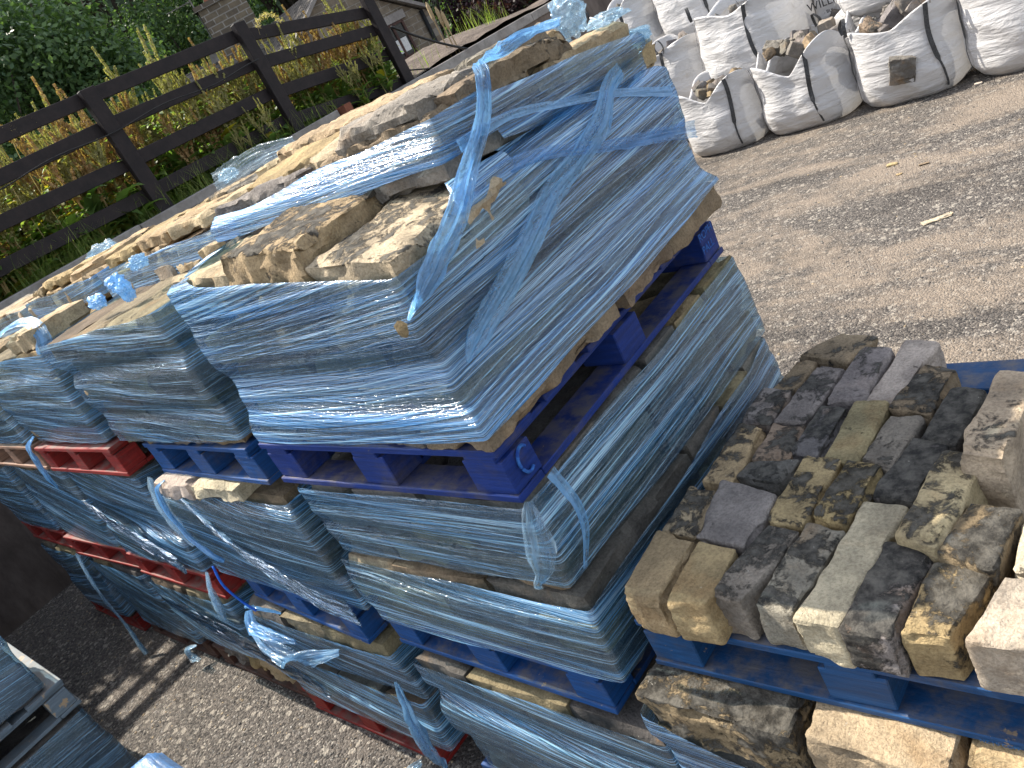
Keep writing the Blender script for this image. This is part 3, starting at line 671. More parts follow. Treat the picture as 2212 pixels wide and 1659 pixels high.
# tails hanging at the navy pallet corner
ribbon('film_tail', [(.03, -.005, 1.60), (.022, -.02, 1.54), (.005, -.03, 1.46), (-.02, -.035, 1.40), (-.06, -.04, 1.36), (-.07, -.03, 1.335)], [.02, .06, .075, .04, .02, .012], M_SHEETC, (1, .5, 0), F1, folds=9, depth=.03, seed=9)
ribbon('film_tail', [(.02, .10, 1.60), (.035, .11, 1.50), (.03, .10, 1.42), (.02, .05, 1.34)], [.035, .03, .03, .015], M_TIE, (0, 1, 0), F1, folds=4, depth=.01, seed=10)

# -- other top level loads
def wrapped(place, x0, x1, y0, z0, layers, tones, right, ztop, zbot=None, inset=None, seed=0, mat=None, slope=0, nth=240, nz=44, y1=None, res=.04, soot=.1, fold=0, label=None, wslope=.02, off=.013, nf=3, m=1):
    y1 = y0+1.18 if y1 is None else y1
    r = load(place, x0, x1, y0, y1, z0, layers, tones, right=right, inset=inset, slope=slope, res=res, soot=soot, nfront=nf, m=m)
    o = film('stretch_wrap', r, zbot if zbot is not None else z0+.02, ztop, mat or M_FILM, label or 'blue stretch film round '+place, nth=nth, nz=nz, seed=seed, slope=wslope, fold=fold, off=off)
    return r, o
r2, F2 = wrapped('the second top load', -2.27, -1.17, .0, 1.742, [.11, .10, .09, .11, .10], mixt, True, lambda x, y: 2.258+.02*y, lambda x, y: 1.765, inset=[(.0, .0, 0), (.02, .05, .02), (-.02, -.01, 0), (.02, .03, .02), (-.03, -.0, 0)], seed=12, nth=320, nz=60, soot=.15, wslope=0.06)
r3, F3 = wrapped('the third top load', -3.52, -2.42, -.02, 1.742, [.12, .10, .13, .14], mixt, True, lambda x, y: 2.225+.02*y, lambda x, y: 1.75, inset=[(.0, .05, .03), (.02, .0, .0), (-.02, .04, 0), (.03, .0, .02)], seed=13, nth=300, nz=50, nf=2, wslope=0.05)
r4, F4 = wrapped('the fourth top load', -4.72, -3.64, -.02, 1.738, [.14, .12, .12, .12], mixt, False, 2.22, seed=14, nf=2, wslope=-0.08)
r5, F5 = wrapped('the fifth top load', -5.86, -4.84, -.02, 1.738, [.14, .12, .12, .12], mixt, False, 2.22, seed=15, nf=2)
def topstones(place, x0, x1, y0, y1, z, n, tones, soot, hmin=.05, hmax=.09, seed=0):
    q = random.Random(seed); xs = [x0]+sorted(x0+(x1-x0)*((k+q.uniform(-.2, .2))/n) for k in range(1, n))+[x1]; out = []
    for k in range(n):
        h = q.uniform(hmin, hmax); dy = (y1-y0)*q.uniform(.82, 1.0)
        stone('flagstone', ((xs[k]+xs[k+1])/2, y0+dy/2, z+q.uniform(-.01, .01)), (xs[k+1]-xs[k]-.01, dy, h), q.choice(tones), soot*q.uniform(.2, 1.6), q.uniform(-.08, .08), (q.uniform(-.035, .035), q.uniform(-.03, .03)), .02, 1.06,
              label='slab on %s, %s from left' % (place, ORD[k]), group='loose slabs on top of the loads')
        out.append((corners((xs[k]+xs[k+1])/2, y0+dy/2, xs[k+1]-xs[k], dy, 0), z, z+h))
    return out
# second load: tier with band
t2 = topstones('the lower tier ledge of the second load', -1.95, -1.33, .40, .62, 2.225, 3, ['grey', 'olive', 'buff'], .3, .06, .08, 3)
t2 = topstones('the banded tier of the second load', -2.50, -1.36, .42, .95, 2.25, 3, ['tan', 'buff', 'grey'], .3, .10, .11, 4)
topstones('the crest of the second load', -2.42, -1.40, .44, .86, 2.352, 3, ['tan', 'buff', 'tan'], .35, .035, .06, 5)
topstones('the back crest of the second load', -2.35, -1.45, .88, 1.22, 2.36, 3, ['tan', 'grey', 'buff'], .5, .05, .08, 6)
film('film_band', t2, 2.235, 2.362, M_FILMD, '', parent=F2, nth=240, nz=24, seed=21, fold=0, off=.016)
t3 = topstones('the banded tier of the third load', -3.66, -2.62, .42, .95, 2.24, 3, ['tan', 'buff', 'brown'], .2, .12, .13, 7)
topstones('the crest of the third load', -3.6, -2.7, .44, .92, 2.365, 3, ['tan', 'ochre', 'grey'], .3, .04, .06, 8)
film('film_band', t3, 2.265, 2.368, M_FILMD, '', parent=F3, nth=200, nz=20, seed=22, fold=0, off=.016)
topstones('the front edge of the third load', -2.86, -2.46, .02, .34, 2.232, 1, ['buff'], .1, .08, .09, 9)
ribbon('film_strand', [(-3.1, -.04, 2.20), (-2.95, .0, 2.30), (-2.75, .05, 2.345), (-2.55, .08, 2.335), (-2.44, .06, 2.27), (-2.42, .02, 2.2)], .06, M_TIE, (0, 1, .4), F3, folds=5, depth=.015, seed=12)
t4 = topstones('the banded tier of the fourth load', -4.85, -3.8, .42, 1.0, 2.22, 3, ['tan', 'buff', 'tan'], .1, .12, .14, 10)
film('film_band', t4, 2.24, 2.352, M_FILMD, '', parent=F4, nth=160, nz=14, seed=23, fold=0, off=.016)
topstones('the fifth load', -5.95, -4.95, .1, 1.0, 2.215, 4, ['tan', 'buff', 'grey'], .2, .10, .13, 11)
# bow of knotted film on the second load
bow = [(-1.66, .13, 2.292), (-1.63, .16, 2.33), (-1.58, .20, 2.37)]
for k, (p, sz, sq) in enumerate((((-1.78, .10, 2.315), .052, (1.4, .6, .6)), ((-1.66, .15, 2.345), .045, (1.2, .8, .8)), ((-1.57, .13, 2.315), .045, (.7, .7, 1.2)), ((-1.56, .22, 2.37), .05, (1.3, .8, .6)))):
    crumple('film_knot', p, sz*.72, M_TIE if k < 3 else M_SHEET, 30+k, F2, sq)

# back row
for k, (xa, xb, top) in enumerate(((-2.2, -1.12, 2.30), (-3.4, -2.32, 2.345), (-4.6, -3.5, 2.28), (-5.8, -4.7, 2.22))):
    pl = ['first', 'second', 'third', 'fourth'][k]+' load of the back row'
    pallet(xb, 1.32, 1.585, xb-xa, 1.15, ('red', 'blue', 'red', 'wood')[k], '%s pallet in the back row under its %s load' % (('red', 'blue', 'red', 'bare')[k], ORD[k]), group='pallets of the back row')
    r_ = [(corners((xa+xb)/2, 1.9, xb-xa, 1.12, 0), 1.74, top-.09)]
    core = stone('stone_core', ((xa+xb)/2, 1.9, 1.74), (xb-xa-.02, 1.1, top-.09-1.74), 'grey', .1, res=.12, label='dark block core of the '+pl)
    r_ += topstones('the '+pl, xa, xb, 1.36, 1.86, top-.088, 3, ['tan', 'buff', 'grey', 'ochre'], .35, .07, .10, 40+k)
    r_ += topstones('the back of the '+pl, xa+.05, xb, 1.88, 2.4, top-.088, 3, ['tan', 'pale', 'grey'], .35, .09, .14, 50+k)
    film('stretch_wrap', r_, 1.75, lambda x, y, k=k, top=top: top-.03+.05*math.sin(x*5+k), M_FILML, 'pale film round the '+pl, nth=160, nz=20, seed=50+k, fold=0)
    c = stone('stone_stack', ((xa+xb)/2, 1.9, 0), (xb-xa-.04, 1.1, 1.583), 'grey', .1, res=.15, label='grey stone stack hidden under the %s' % pl)
crumple('film_pouch', (-3.05, 1.55, 2.44), .045, M_SHEETC, 9, None, (1.6, 1, .7), 'clear crumpled film tuft on the third load of the back row')
ribbon('film_strip', [(-3.0, 1.42, 2.44), (-2.7, 1.40, 2.45), (-2.35, 1.36, 2.46), (-2.1, 1.4, 2.44)], [.10, .12, .10, .06], M_SHEETC, (.2, .3, 1), None, 'clear film strip pulled over the back row behind the second load', folds=6, depth=.02, seed=14)
crumple('film_pouch', (-4.75, 1.35, 2.37), .085, M_SHEETC, 12, None, (1.8, 1, .6), 'clear crumpled film tuft on the back row near the left edge')

# middle level
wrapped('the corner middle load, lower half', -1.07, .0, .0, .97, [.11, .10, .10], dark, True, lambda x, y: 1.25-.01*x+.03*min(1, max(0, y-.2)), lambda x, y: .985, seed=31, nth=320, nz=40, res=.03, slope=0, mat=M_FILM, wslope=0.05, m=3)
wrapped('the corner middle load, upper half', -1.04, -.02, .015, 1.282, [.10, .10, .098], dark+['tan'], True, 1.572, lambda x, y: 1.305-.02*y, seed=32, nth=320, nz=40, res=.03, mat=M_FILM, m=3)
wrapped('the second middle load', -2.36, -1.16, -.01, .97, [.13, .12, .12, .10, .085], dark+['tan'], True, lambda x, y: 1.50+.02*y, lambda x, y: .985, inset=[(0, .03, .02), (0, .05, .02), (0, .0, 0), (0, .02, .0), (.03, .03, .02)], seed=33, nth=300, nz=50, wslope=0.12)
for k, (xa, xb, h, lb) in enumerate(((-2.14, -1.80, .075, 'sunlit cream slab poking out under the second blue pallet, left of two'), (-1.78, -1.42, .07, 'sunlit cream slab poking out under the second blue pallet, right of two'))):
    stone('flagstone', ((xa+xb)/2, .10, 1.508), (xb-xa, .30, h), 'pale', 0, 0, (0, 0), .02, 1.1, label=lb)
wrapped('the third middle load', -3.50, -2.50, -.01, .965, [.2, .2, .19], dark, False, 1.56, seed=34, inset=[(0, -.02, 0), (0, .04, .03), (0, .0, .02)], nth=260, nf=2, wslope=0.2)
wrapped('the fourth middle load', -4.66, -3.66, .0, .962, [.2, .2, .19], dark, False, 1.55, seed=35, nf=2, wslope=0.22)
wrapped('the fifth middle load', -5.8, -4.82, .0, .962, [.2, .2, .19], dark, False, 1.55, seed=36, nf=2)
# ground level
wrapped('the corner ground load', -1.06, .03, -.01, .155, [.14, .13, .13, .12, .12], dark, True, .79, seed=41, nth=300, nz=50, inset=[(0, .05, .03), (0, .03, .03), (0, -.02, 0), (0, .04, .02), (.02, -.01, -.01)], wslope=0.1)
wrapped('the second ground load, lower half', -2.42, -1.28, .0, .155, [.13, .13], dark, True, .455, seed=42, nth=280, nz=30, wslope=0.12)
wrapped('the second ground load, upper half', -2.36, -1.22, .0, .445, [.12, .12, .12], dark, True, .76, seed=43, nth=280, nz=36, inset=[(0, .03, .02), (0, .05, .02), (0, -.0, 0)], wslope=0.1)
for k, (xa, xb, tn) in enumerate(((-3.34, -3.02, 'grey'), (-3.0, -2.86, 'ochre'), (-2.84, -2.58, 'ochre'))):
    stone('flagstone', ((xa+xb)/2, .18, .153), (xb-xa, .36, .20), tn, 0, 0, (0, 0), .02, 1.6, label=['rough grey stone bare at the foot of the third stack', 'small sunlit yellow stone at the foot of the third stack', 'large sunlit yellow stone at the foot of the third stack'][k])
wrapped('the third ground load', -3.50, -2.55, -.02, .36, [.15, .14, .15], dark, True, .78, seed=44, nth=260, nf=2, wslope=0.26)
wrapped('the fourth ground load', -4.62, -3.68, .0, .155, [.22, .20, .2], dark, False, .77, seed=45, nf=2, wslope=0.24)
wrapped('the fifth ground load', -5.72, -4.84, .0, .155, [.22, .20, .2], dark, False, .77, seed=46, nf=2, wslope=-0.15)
# diagonal sweeps of film stretched down the fronts
for k, (pts, wd, lb) in enumerate((
    ([(-2.05, -.02, 1.50), (-1.75, -.04, 1.22), (-1.45, -.04, 1.08), (-1.20, -.03, 1.0)], [.03, .10, .13, .16], None),
    ([(-3.45, -.035, .62), (-3.0, -.05, .58), (-2.5, -.05, .48), (-2.0, -.05, .36)], [.16, .22, .22, .12], None),
    ([(-3.4, -.04, 1.35), (-3.0, -.055, 1.2), (-2.6, -.05, 1.04)], [.10, .20, .12], None))):
    ribbon('film_sweep', pts, wd, M_FILM, (0, -.1, 1), None, ['twisted rope of film sweeping down the middle load of the second stack', 'wide sheet of film swept across the ground loads', 'sheet of film stretched over the middle load of the third stack'][k], n=14, folds=12, depth=.016, seed=60+k)
# loose tails and ties
TL = [([(-3.42, -.02, 1.80), (-3.44, -.07, 1.76), (-3.46, -.08, 1.66), (-3.48, -.08, 1.56), (-3.52, -.07, 1.49)], [.03, .06, .05, .05, .02], M_TIE, 'blue knotted film tail hanging in front of the red top pallet'),
      ([(-2.02, -.03, 1.585), (-2.05, -.07, 1.56), (-2.09, -.08, 1.44), (-2.08, -.08, 1.32), (-2.02, -.07, 1.22), (-2.0, -.05, 1.16)], [.015, .035, .045, .035, .06, .03], M_TIE, 'bright blue film tail under the second blue pallet'),
      ([(-2.17, -.03, 1.59), (-2.20, -.05, 1.48), (-2.20, -.06, 1.36), (-2.16, -.06, 1.24)], [.05, .10, .13, .07], M_SHEETC, 'clear ragged film tail hanging beside the bright blue one'),
      ([(-1.88, -.03, .86), (-1.95, -.08, .93), (-2.05, -.08, .91)], [.03, .04, .03], M_TIE, 'short folded film end on the corner of the middle red pallet'),
      ([(-2.44, -.02, 1.0), (-2.43, -.06, .92), (-2.44, -.08, .82), (-2.47, -.08, .74)], [.03, .05, .09, .03], M_SHEETC, 'grey blue film tail dangling from the corner of the middle red pallet'),
      ([(-2.26, -.05, .78), (-2.15, -.09, .70), (-1.95, -.11, .66), (-1.72, -.10, .70), (-1.52, -.05, .74)], [.08, .14, .13, .10, .04], M_SHEET, 'hanging swag of blue film in front of the middle blue pallet'),
      ([(-2.20, -.04, .82), (-2.17, -.08, .76), (-2.0, -.09, .765), (-1.8, -.08, .76)], [.06, .08, .07, .04], M_TIE, 'torn blue film lying on the ledge under the middle blue pallet'),
      ([(-1.26, -.03, .62), (-1.27, -.06, .45), (-1.29, -.07, .27), (-1.31, -.06, .17), (-1.32, -.05, .10)], [.04, .10, .11, .06, .015], M_SHEET, 'long blue film tail down the corner of the ground load by the red pallet'),
      ([(-1.50, -.06, .08), (-1.55, -.10, .06), (-1.62, -.18, .03), (-1.70, -.30, .012), (-1.78, -.40, .012)], [.05, .08, .07, .09, .06], M_SHEETC, 'twisted film scrap trailing from the red pallet onto the asphalt'),
      ([(-3.80, .0, .13), (-3.84, -.05, .13), (-3.80, -.06, .085), (-3.70, -.06, .09)], [.03, .06, .07, .04], M_SHEETC, 'torn scrap of pale film caught on the dark brown pallet'),
      ([(-4.75, -.02, .80), (-4.68, -.07, .62), (-4.6, -.10, .40), (-4.52, -.12, .16), (-4.47, -.14, .03)], [.05, .06, .05, .06, .05], M_SHEETC, 'shaded film tail trailing to the ground by the dark red pallet')]
for k, (pts, wd, mt, lb) in enumerate(TL):
    ribbon('film_tail', pts, [v*.75 for v in wd], mt, (1, .1, .1), None, lb, n=8, folds=7, depth=.03, seed=80+k)
b = MB(); b.tube(spline([(-2.02, -.09, 1.17), (-2.0, -.11, 1.08), (-1.96, -.10, .98), (-1.92, -.09, .93)], 8), .006); meta(b.build('blue_cord', m_simple('blue cord', (.01, .08, .45), (.02, .14, .6), 50), smooth=True), 'thin bright blue cord hanging below the film tail', 'cord')

# ------------------------------------------------------------------ near left stacks
pallet(-2.80, -1.86, .795, 1.08, 1.16, 'pale', 'weathered blue grey pallet with a broken end in the near left stack', nb=5)
wrapped('the near left upper load', -3.9, -2.86, -1.85, .95, [.14, .13, .15], ['grey', 'slate'], True, 1.36, seed=71, y1=-.76, mat=M_FILML, wslope=.15, inset=[(0, -.03, 0), (0, 0, 0), (0, .04, 0)], nf=2)
wrapped('the near left lower load', -3.9, -2.84, -1.85, .155, [.2, .2, .22], ['grey', 'slate'], True, .77, seed=72, y1=-.72, mat=M_FILML, wslope=.1, nf=2)
pallet(-2.80, -1.86, .0, 1.08, 1.16, 'wood', 'bare pallet at the foot of the near left stack')
wrapped('the hidden far near row load added to darken the aisle', -6.6, -5.4, -1.9, .155, [.4, .4, .45], ['grey', 'slate'], False, 1.35, seed=78, y1=-.74, res=.08, nz=30, nth=160, nf=2)  # unseen load, added only to keep light out of the aisle
wrapped('the tall near row load added for its shadow', -5.2, -4.1, -1.9, .155, [.4, .4, .45], ['grey', 'slate'], False, 1.35, seed=73, y1=-.74, res=.08, nz=30, nth=160, nf=2)  # extra tall load, put in to throw shadow over the aisle
wrapped('the low covered load', -2.14, -1.15, -1.8, .155, [.2, .18, .15], ['grey', 'brown'], True, .70, seed=74, y1=-.68, mat=M_FILMD)
# blue sheet over the low load
V = []; UV = []; F = []
N = 60
for j in range(N+1):
    for i in range(N+1):
        a, b_ = i/N, j/N; x = -2.16+1.03*a; y = -1.82+1.155*b_
        e = min(a, 1-a, b_, 1-b_); z = .715+.02*noise.noise(Vector((x*5, y*5, 2)))+.012*abs(noise.noise(Vector((x*17, y*17, 4))))-.06*max(0, .035-e)/.035
        V.append((x, y, z)); UV.append((x, y))
F = [(j*(N+1)+i, j*(N+1)+i+1, (j+1)*(N+1)+i+1, (j+1)*(N+1)+i) for j in range(N) for i in range(N)]
meta(mk('film_cover', V, F, m_sheet('blue cover film', .75, (.16, .36, .72)), None, True, UV), 'crumpled blue film cover over the low load at the bottom edge', 'plastic wrap')

# ------------------------------------------------------------------ pallet of walling stones
pallet(1.13, .03, 1.05, 1.02, 1.03, 'sky', 'blue pallet carrying the rows of sooty walling stones', nb=6, ry=0)
QS = [
 ([(0.151, 0.012), (0.253, 0.009), (0.252, 0.189), (0.138, 0.205)], 'tan', -.1, 'plain tan stone at the left front corner of the walling stones'),
 ([(0.272, 0.010), (0.365, 0.015), (0.365, 0.175), (0.263, 0.187)], 'ochre', -.1, 'plain yellowish stone, second from the left at the front'),
 ([(0.351, 0.049), (0.438, 0.042), (0.483, 0.248), (0.402, 0.261)], 'grey', .55, 'stone with black soot patches and a pale broken end, third at the front'),
 ([(0.466, 0.043), (0.553, 0.036), (0.578, 0.265), (0.487, 0.280)], 'grey', .55, 'stone half black half grey, fourth at the front'),
 ([(0.562, 0.026), (0.650, 0.023), (0.682, 0.347), (0.586, 0.358)], 'pale', .0, 'longest pale grey stone, running back from the front edge'),
 ([(0.655, 0.013), (0.747, 0.018), (0.761, 0.216), (0.670, 0.234)], 'grey', 1.0, 'jet black topped stone with a light grey end'),
 ([(0.760, 0.032), (0.838, 0.039), (0.870, 0.195), (0.771, 0.198)], 'ochre', .75, 'dark stone with yellow edges, second from the right at the front'),
 ([(0.869, 0.026), (0.975, 0.032), (0.993, 0.169), (0.898, 0.180)], 'pale', .1, 'large sunlit pale stone cut by the right edge of the photo'),
 ([(0.142, 0.223), (0.236, 0.212), (0.211, 0.376), (0.138, 0.380)], 'buff', .7, 'short black and cream stone at the left side, behind the plain tan one'),
 ([(0.251, 0.210), (0.373, 0.196), (0.383, 0.367), (0.220, 0.402)], 'grey', .15, 'broad smooth grey stone behind the front row'),
 ([(0.393, 0.284), (0.483, 0.274), (0.494, 0.496), (0.397, 0.514)], 'tan', .62, 'black topped stone with tan edges, left of the flaked one, second row'),
 ([(0.493, 0.306), (0.575, 0.290), (0.595, 0.474), (0.508, 0.490)], 'ochre', .62, 'black stone with large orange flakes'),
 ([(0.603, 0.390), (0.688, 0.370), (0.719, 0.566), (0.629, 0.588)], 'slate', .9, 'matt black stone in the middle of the right half'),
 ([(0.692, 0.246), (0.776, 0.220), (0.809, 0.483), (0.717, 0.500)], 'buff', .62, 'long black stone covered with white flakes'),
 ([(0.781, 0.213), (0.875, 0.190), (0.897, 0.338), (0.807, 0.355)], 'brown', .72, 'dark grey stone with a yellow corner at the right'),
 ([(0.160, 0.405), (0.253, 0.398), (0.240, 0.622), (0.164, 0.640)], 'ochre', .5, 'orange and black stone at the left side'),
 ([(0.247, 0.427), (0.370, 0.401), (0.382, 0.499), (0.261, 0.488)], 'slate', .55, 'small dark stone laid crossways'),
 ([(0.263, 0.500), (0.354, 0.490), (0.347, 0.637), (0.257, 0.648)], 'brown', .65, 'black stone with a tan edge, left of the olive one'),
 ([(0.348, 0.527), (0.434, 0.512), (0.439, 0.710), (0.362, 0.714)], 'slate', .65, 'black speckled stone beside the olive one'),
 ([(0.448, 0.513), (0.532, 0.497), (0.533, 0.713), (0.450, 0.737)], 'olive', .12, 'clean olive tan stone in the middle'),
 ([(0.532, 0.501), (0.608, 0.475), (0.627, 0.656), (0.551, 0.679)], 'grey', .3, 'light grey stone with one dark side, right of the olive one'),
 ([(0.652, 0.576), (0.729, 0.552), (0.745, 0.744), (0.668, 0.761)], 'slate', .85, 'black stone with a sandy corner near the right'),
 ([(0.774, 0.439), (0.864, 0.419), (0.871, 0.698), (0.792, 0.712)], 'buff', .30, 'big raised brown stone standing proud at the right edge'),
 ([(0.158, 0.653), (0.252, 0.643), (0.250, 0.790), (0.162, 0.805)], 'grey', .6, 'small grey black stone at the left side'),
 ([(0.257, 0.653), (0.354, 0.643), (0.372, 0.884), (0.291, 0.910)], 'grey', .35, 'grey stone with faint soot, behind the small one'),
 ([(0.184, 0.796), (0.265, 0.782), (0.273, 0.930), (0.212, 0.948)], 'brown', .35, 'small brown grey stone near the far left corner'),
 ([(0.373, 0.728), (0.469, 0.736), (0.475, 0.959), (0.386, 0.982)], 'grey', .5, 'charcoal and grey stone in the far row'),
 ([(0.474, 0.739), (0.557, 0.727), (0.581, 0.979), (0.491, 1.010)], 'pale', .08, 'long pale brown stone at the far edge'),
 ([(0.540, 0.705), (0.639, 0.674), (0.660, 0.839), (0.578, 0.879)], 'brown', .8, 'dark stone with orange scratches at the far right'),
 ([(0.203, 0.963), (0.368, 0.910), (0.408, 1.021), (0.305, 1.051)], 'brown', .4, 'rust edged stone at the very far end of the pallet'),
 ([(0.912, 0.201), (0.979, 0.186), (0.983, 0.300), (0.901, 0.314)], 'pale', .1, 'sunlit whitish stone behind the large one at the right edge')]
for i, (q, tone, so_, lb) in enumerate(QS):
    cx = sum(p[0] for p in q)/4; cy = sum(p[1] for p in q)/4
    A, B, C_, D = [(p[0]-cx, p[1]-cy) for p in q]
    sx = (math.dist(A, B)+math.dist(D, C_))/2; sy = (math.dist(A, D)+math.dist(B, C_))/2
    def sh(p): l = math.hypot(*p); k = 1+.011/max(l, .01); return (p[0]*k, p[1]*k)
    top = {7: 1.34, 22: 1.40, 13: 1.345, 14: 1.345, 30: 1.33}.get(i, 1.325)+rnd.uniform(-.006, .006)
    stone('walling_stone', (cx, cy, 1.204), (sx, sy, top-1.204), tone, so_, 0, (0, 0), *[.0085, .45], quad=[sh(A), sh(B), sh(C_), sh(D)], label=lb, cat='building stone', group='walling stones on the blue pallet')
# load beneath it
blk = [(.085, .495, -.065, .36, 'brown', .95, 'black topped stone with a chipped yellow edge below the stone pallet'), (.505, .80, -.06, .36, 'buff', .12, 'big pale brown block below the stone pallet, half in sun'), (.81, 1.15, -.03, .36, 'tan', .1, 'tan block below the stone pallet at the bottom right corner')]
rb = []
for x0, x1, y0, y1, tn, so_, lb in blk:
    stone('walling_stone', ((x0+x1)/2, (y0+y1)/2, .895), (x1-x0, y1-y0, .148), tn, so_, 0, (0, 0), .012, .9, label=lb, cat='building stone', group='blocks below the stone pallet')
    rb.append((corners((x0+x1)/2, (y0+y1)/2, x1-x0, y1-y0, 0), .895, 1.04))
for x0, x1, lb in ((.09, .6, 'left'), (.61, 1.15, 'right')):
    stone('walling_stone', ((x0+x1)/2, .72, .895), (x1-x0, .68, .146), 'grey', .2, 0, (0, 0), .04, .9, label='grey block under the middle of the stone pallet, '+lb+' one', cat='building stone')
rl = load('the load under the stone pallet', .10, 1.13, -.05, 1.08, .155, [.18, .18, .19, .185], dark, right=False, res=.04)
film('stretch_wrap', rl+rb, .18, lambda x, y: 1.0-.16*max(0, min(1, (x-.1)/.4)) if y < .2 else 1.0, M_FILMD, 'bright blue film stretched below the stone pallet at the bottom edge', nth=260, nz=50, seed=90, fold=0, off=.016)
pallet(1.13, .0, 0, 1.02, 1.03, 'blue', 'blue pallet on the ground under the stone pallet stack')

# ------------------------------------------------------------------ writing on the pallets and bags
def text(name, s, size, loc, rot, mat, parent, ext=.0006, font_scale=(1, 1, 1)):
    c = bpy.data.curves.new(name, 'FONT'); c.body = s; c.size = size; c.extrude = ext; c.resolution_u = 3
    o = bpy.data.objects.new(name, c); COL.objects.link(o)
    dg = bpy.context.evaluated_depsgraph_get(); me = bpy.data.meshes.new_from_object(o.evaluated_get(dg)); COL.objects.unlink(o); bpy.data.objects.remove(o)
    me.materials.clear(); me.materials.append(mat); me.name = name
    q = bpy.data.objects.new(name, me); COL.objects.link(q); q.location = loc; q.rotation_euler = rot; q.scale = font_scale; q.parent = parent
    return q
pal0 = [o for o in bpy.data.objects if o.get('label', '').startswith('navy blue pallet')][0]
M_STAMP = m_simple('pale blue stamp', (.01, .05, .30), (.05, .20, .55), 45)
M_INK = m_simple('black print', (.03, .03, .035), (.07, .07, .07), 90)
text('stamp', 'ROPH', .036, (.0025, 1.075, .094), (R_(90), 0, R_(90)), M_STAMP, pal0)
text('stamp', 'PALL', .036, (.0025, 1.075, .052), (R_(90), 0, R_(90)), M_STAMP, pal0)
b = MB(); b.tube([(.0025, .068+.024*math.cos(a), .078+.034*math.sin(a)) for a in [R_(50+i*12) for i in range(22)]], .0045, 5); b.build('painted_mark', M_STAMP, pal0)
pal1 = [o for o in bpy.data.objects if o.get('label', '').startswith('blue pallet carrying')][0]
M_ST2 = m_simple('faint stamp', (.03, .13, .32), (.05, .17, .38), 90)
text('stamp', 'NZ | 0 COPP', .012, (-.30, -.0022, .0035), (R_(90), 0, 0), M_ST2, pal1, .0003)

# ------------------------------------------------------------------ builders bags
def make_bag(cx, cy, z0, w, h, label, rz=0, seed=0, dip=.12, lean=0, d=None, straps=((-.78), (.80)), loops=(1, 1), rim=(0, 0)):
    """big white bag, origin at the centre of its base; front is -Y"""
    t = empty('builders_bag', (cx, cy, z0), (0, 0, rz)); meta(t, label, 'bag', 'white builders bags of stone by the wall')
    d = d or w; nth, nz = 132, 54; V = []; UV = []
    def surf(th, f, extra=0.0):
        # f 0..1 up the wall
        n = 3.6-.9*math.sin(f*math.pi); c_, s_ = math.cos(th), math.sin(th)
        r = 1/((abs(c_)**n+abs(s_)**n)**(1/n))
        prof = np.interp(f, (0, .04, .12, .3, .55, .8, 1), (.80, .90, .985, 1.05, 1.03, .96, .93))
        ztop = h*(1-dip*(1-(abs(c_)*abs(s_)*2)**1.5))+rim[0]*max(0, c_)+rim[1]*max(0, s_)
        z = f*ztop
        k = noise.noise(Vector((c_*1.6+seed, s_*1.6, z*1.4)))*.065
        # creases: ridged folds running diagonally and from the corners
        u = th*w*.6
        fold = (1-abs(noise.noise(Vector((u*2.4+z*3.2+seed*3, z*1.6-u*.6, seed))))*2.2)*.018
        fold += (1-abs(noise.noise(Vector((u*1.6-z*2.0+seed*5, z*3.4+u*1.3, seed+9))))*2.2)*.011
        fold += noise.noise(Vector((u*7, z*3, seed+3)))*.004
        rr = r*prof*.5*(1+k)+fold+extra
        x = c_*rr*w+lean*z; y = s_*rr*d
        return Vector((x, y, max(0, z)))
    for j in range(nz+1):
        for i in range(nth):
            th = 2*math.pi*i/nth; V.append(surf(th, j/nz)); UV.append((th*w*.5, j/nz*h))
    J = nz+1
    for q, (ins, dz) in enumerate(((.02, .0), (.035, .03), (.045, .13))):
        for i in range(nth):
            th = 2*math.pi*i/nth; p = surf(th, 1.0, -ins); V.append((p.x, p.y, p.z-dz)); UV.append((th*w*.5, h+dz))
        J += 1
    F = [(j*nth+i, j*nth+(i+1) % nth, (j+1)*nth+(i+1) % nth, (j+1)*nth+i) for j in range(J-1) for i in range(nth)]
    F.append(tuple(range(nth))[::-1])
    mk('bag_body', V, F, M_BAG, t, True, UV)
    for k, a in enumerate(straps):
        th0 = -math.pi/2+a; pts = [surf(th0+.05*math.sin(f*5+seed), 1-f, .018) for f in np.linspace(0, .93, 22)]
        N = []
        P = []; UVs = []
        for i, p in enumerate(pts):
            wd = .022*(1 if i < 14 else .45); s_ = Vector((math.cos(th0+math.pi/2), math.sin(th0+math.pi/2), 0))
            P += [p-s_*wd, p+s_*wd]
        mk('strap', P, [(2*i, 2*i+1, 2*i+3, 2*i+2) for i in range(len(pts)-1)], M_STRAP, t, True)
        if loops[k % len(loops)]:
            top = pts[0]; s_ = Vector((math.cos(th0+math.pi/2), math.sin(th0+math.pi/2), 0)); o_ = Vector((math.cos(th0), math.sin(th0), 0))
            lp = [top-s_*.03, top-s_*.05+Vector((0, 0, .08)), top+o_*.03*((seed % 3)-1)+Vector((0, 0, .15)), top+s_*.06+Vector((0, 0, .07)), top+s_*.04-Vector((0, 0, .02))]
            o2 = ribbon('handle', lp, .035, M_STRAP, tuple(o_), t, n=6, folds=1, depth=.002, seed=seed)
    return t, surf
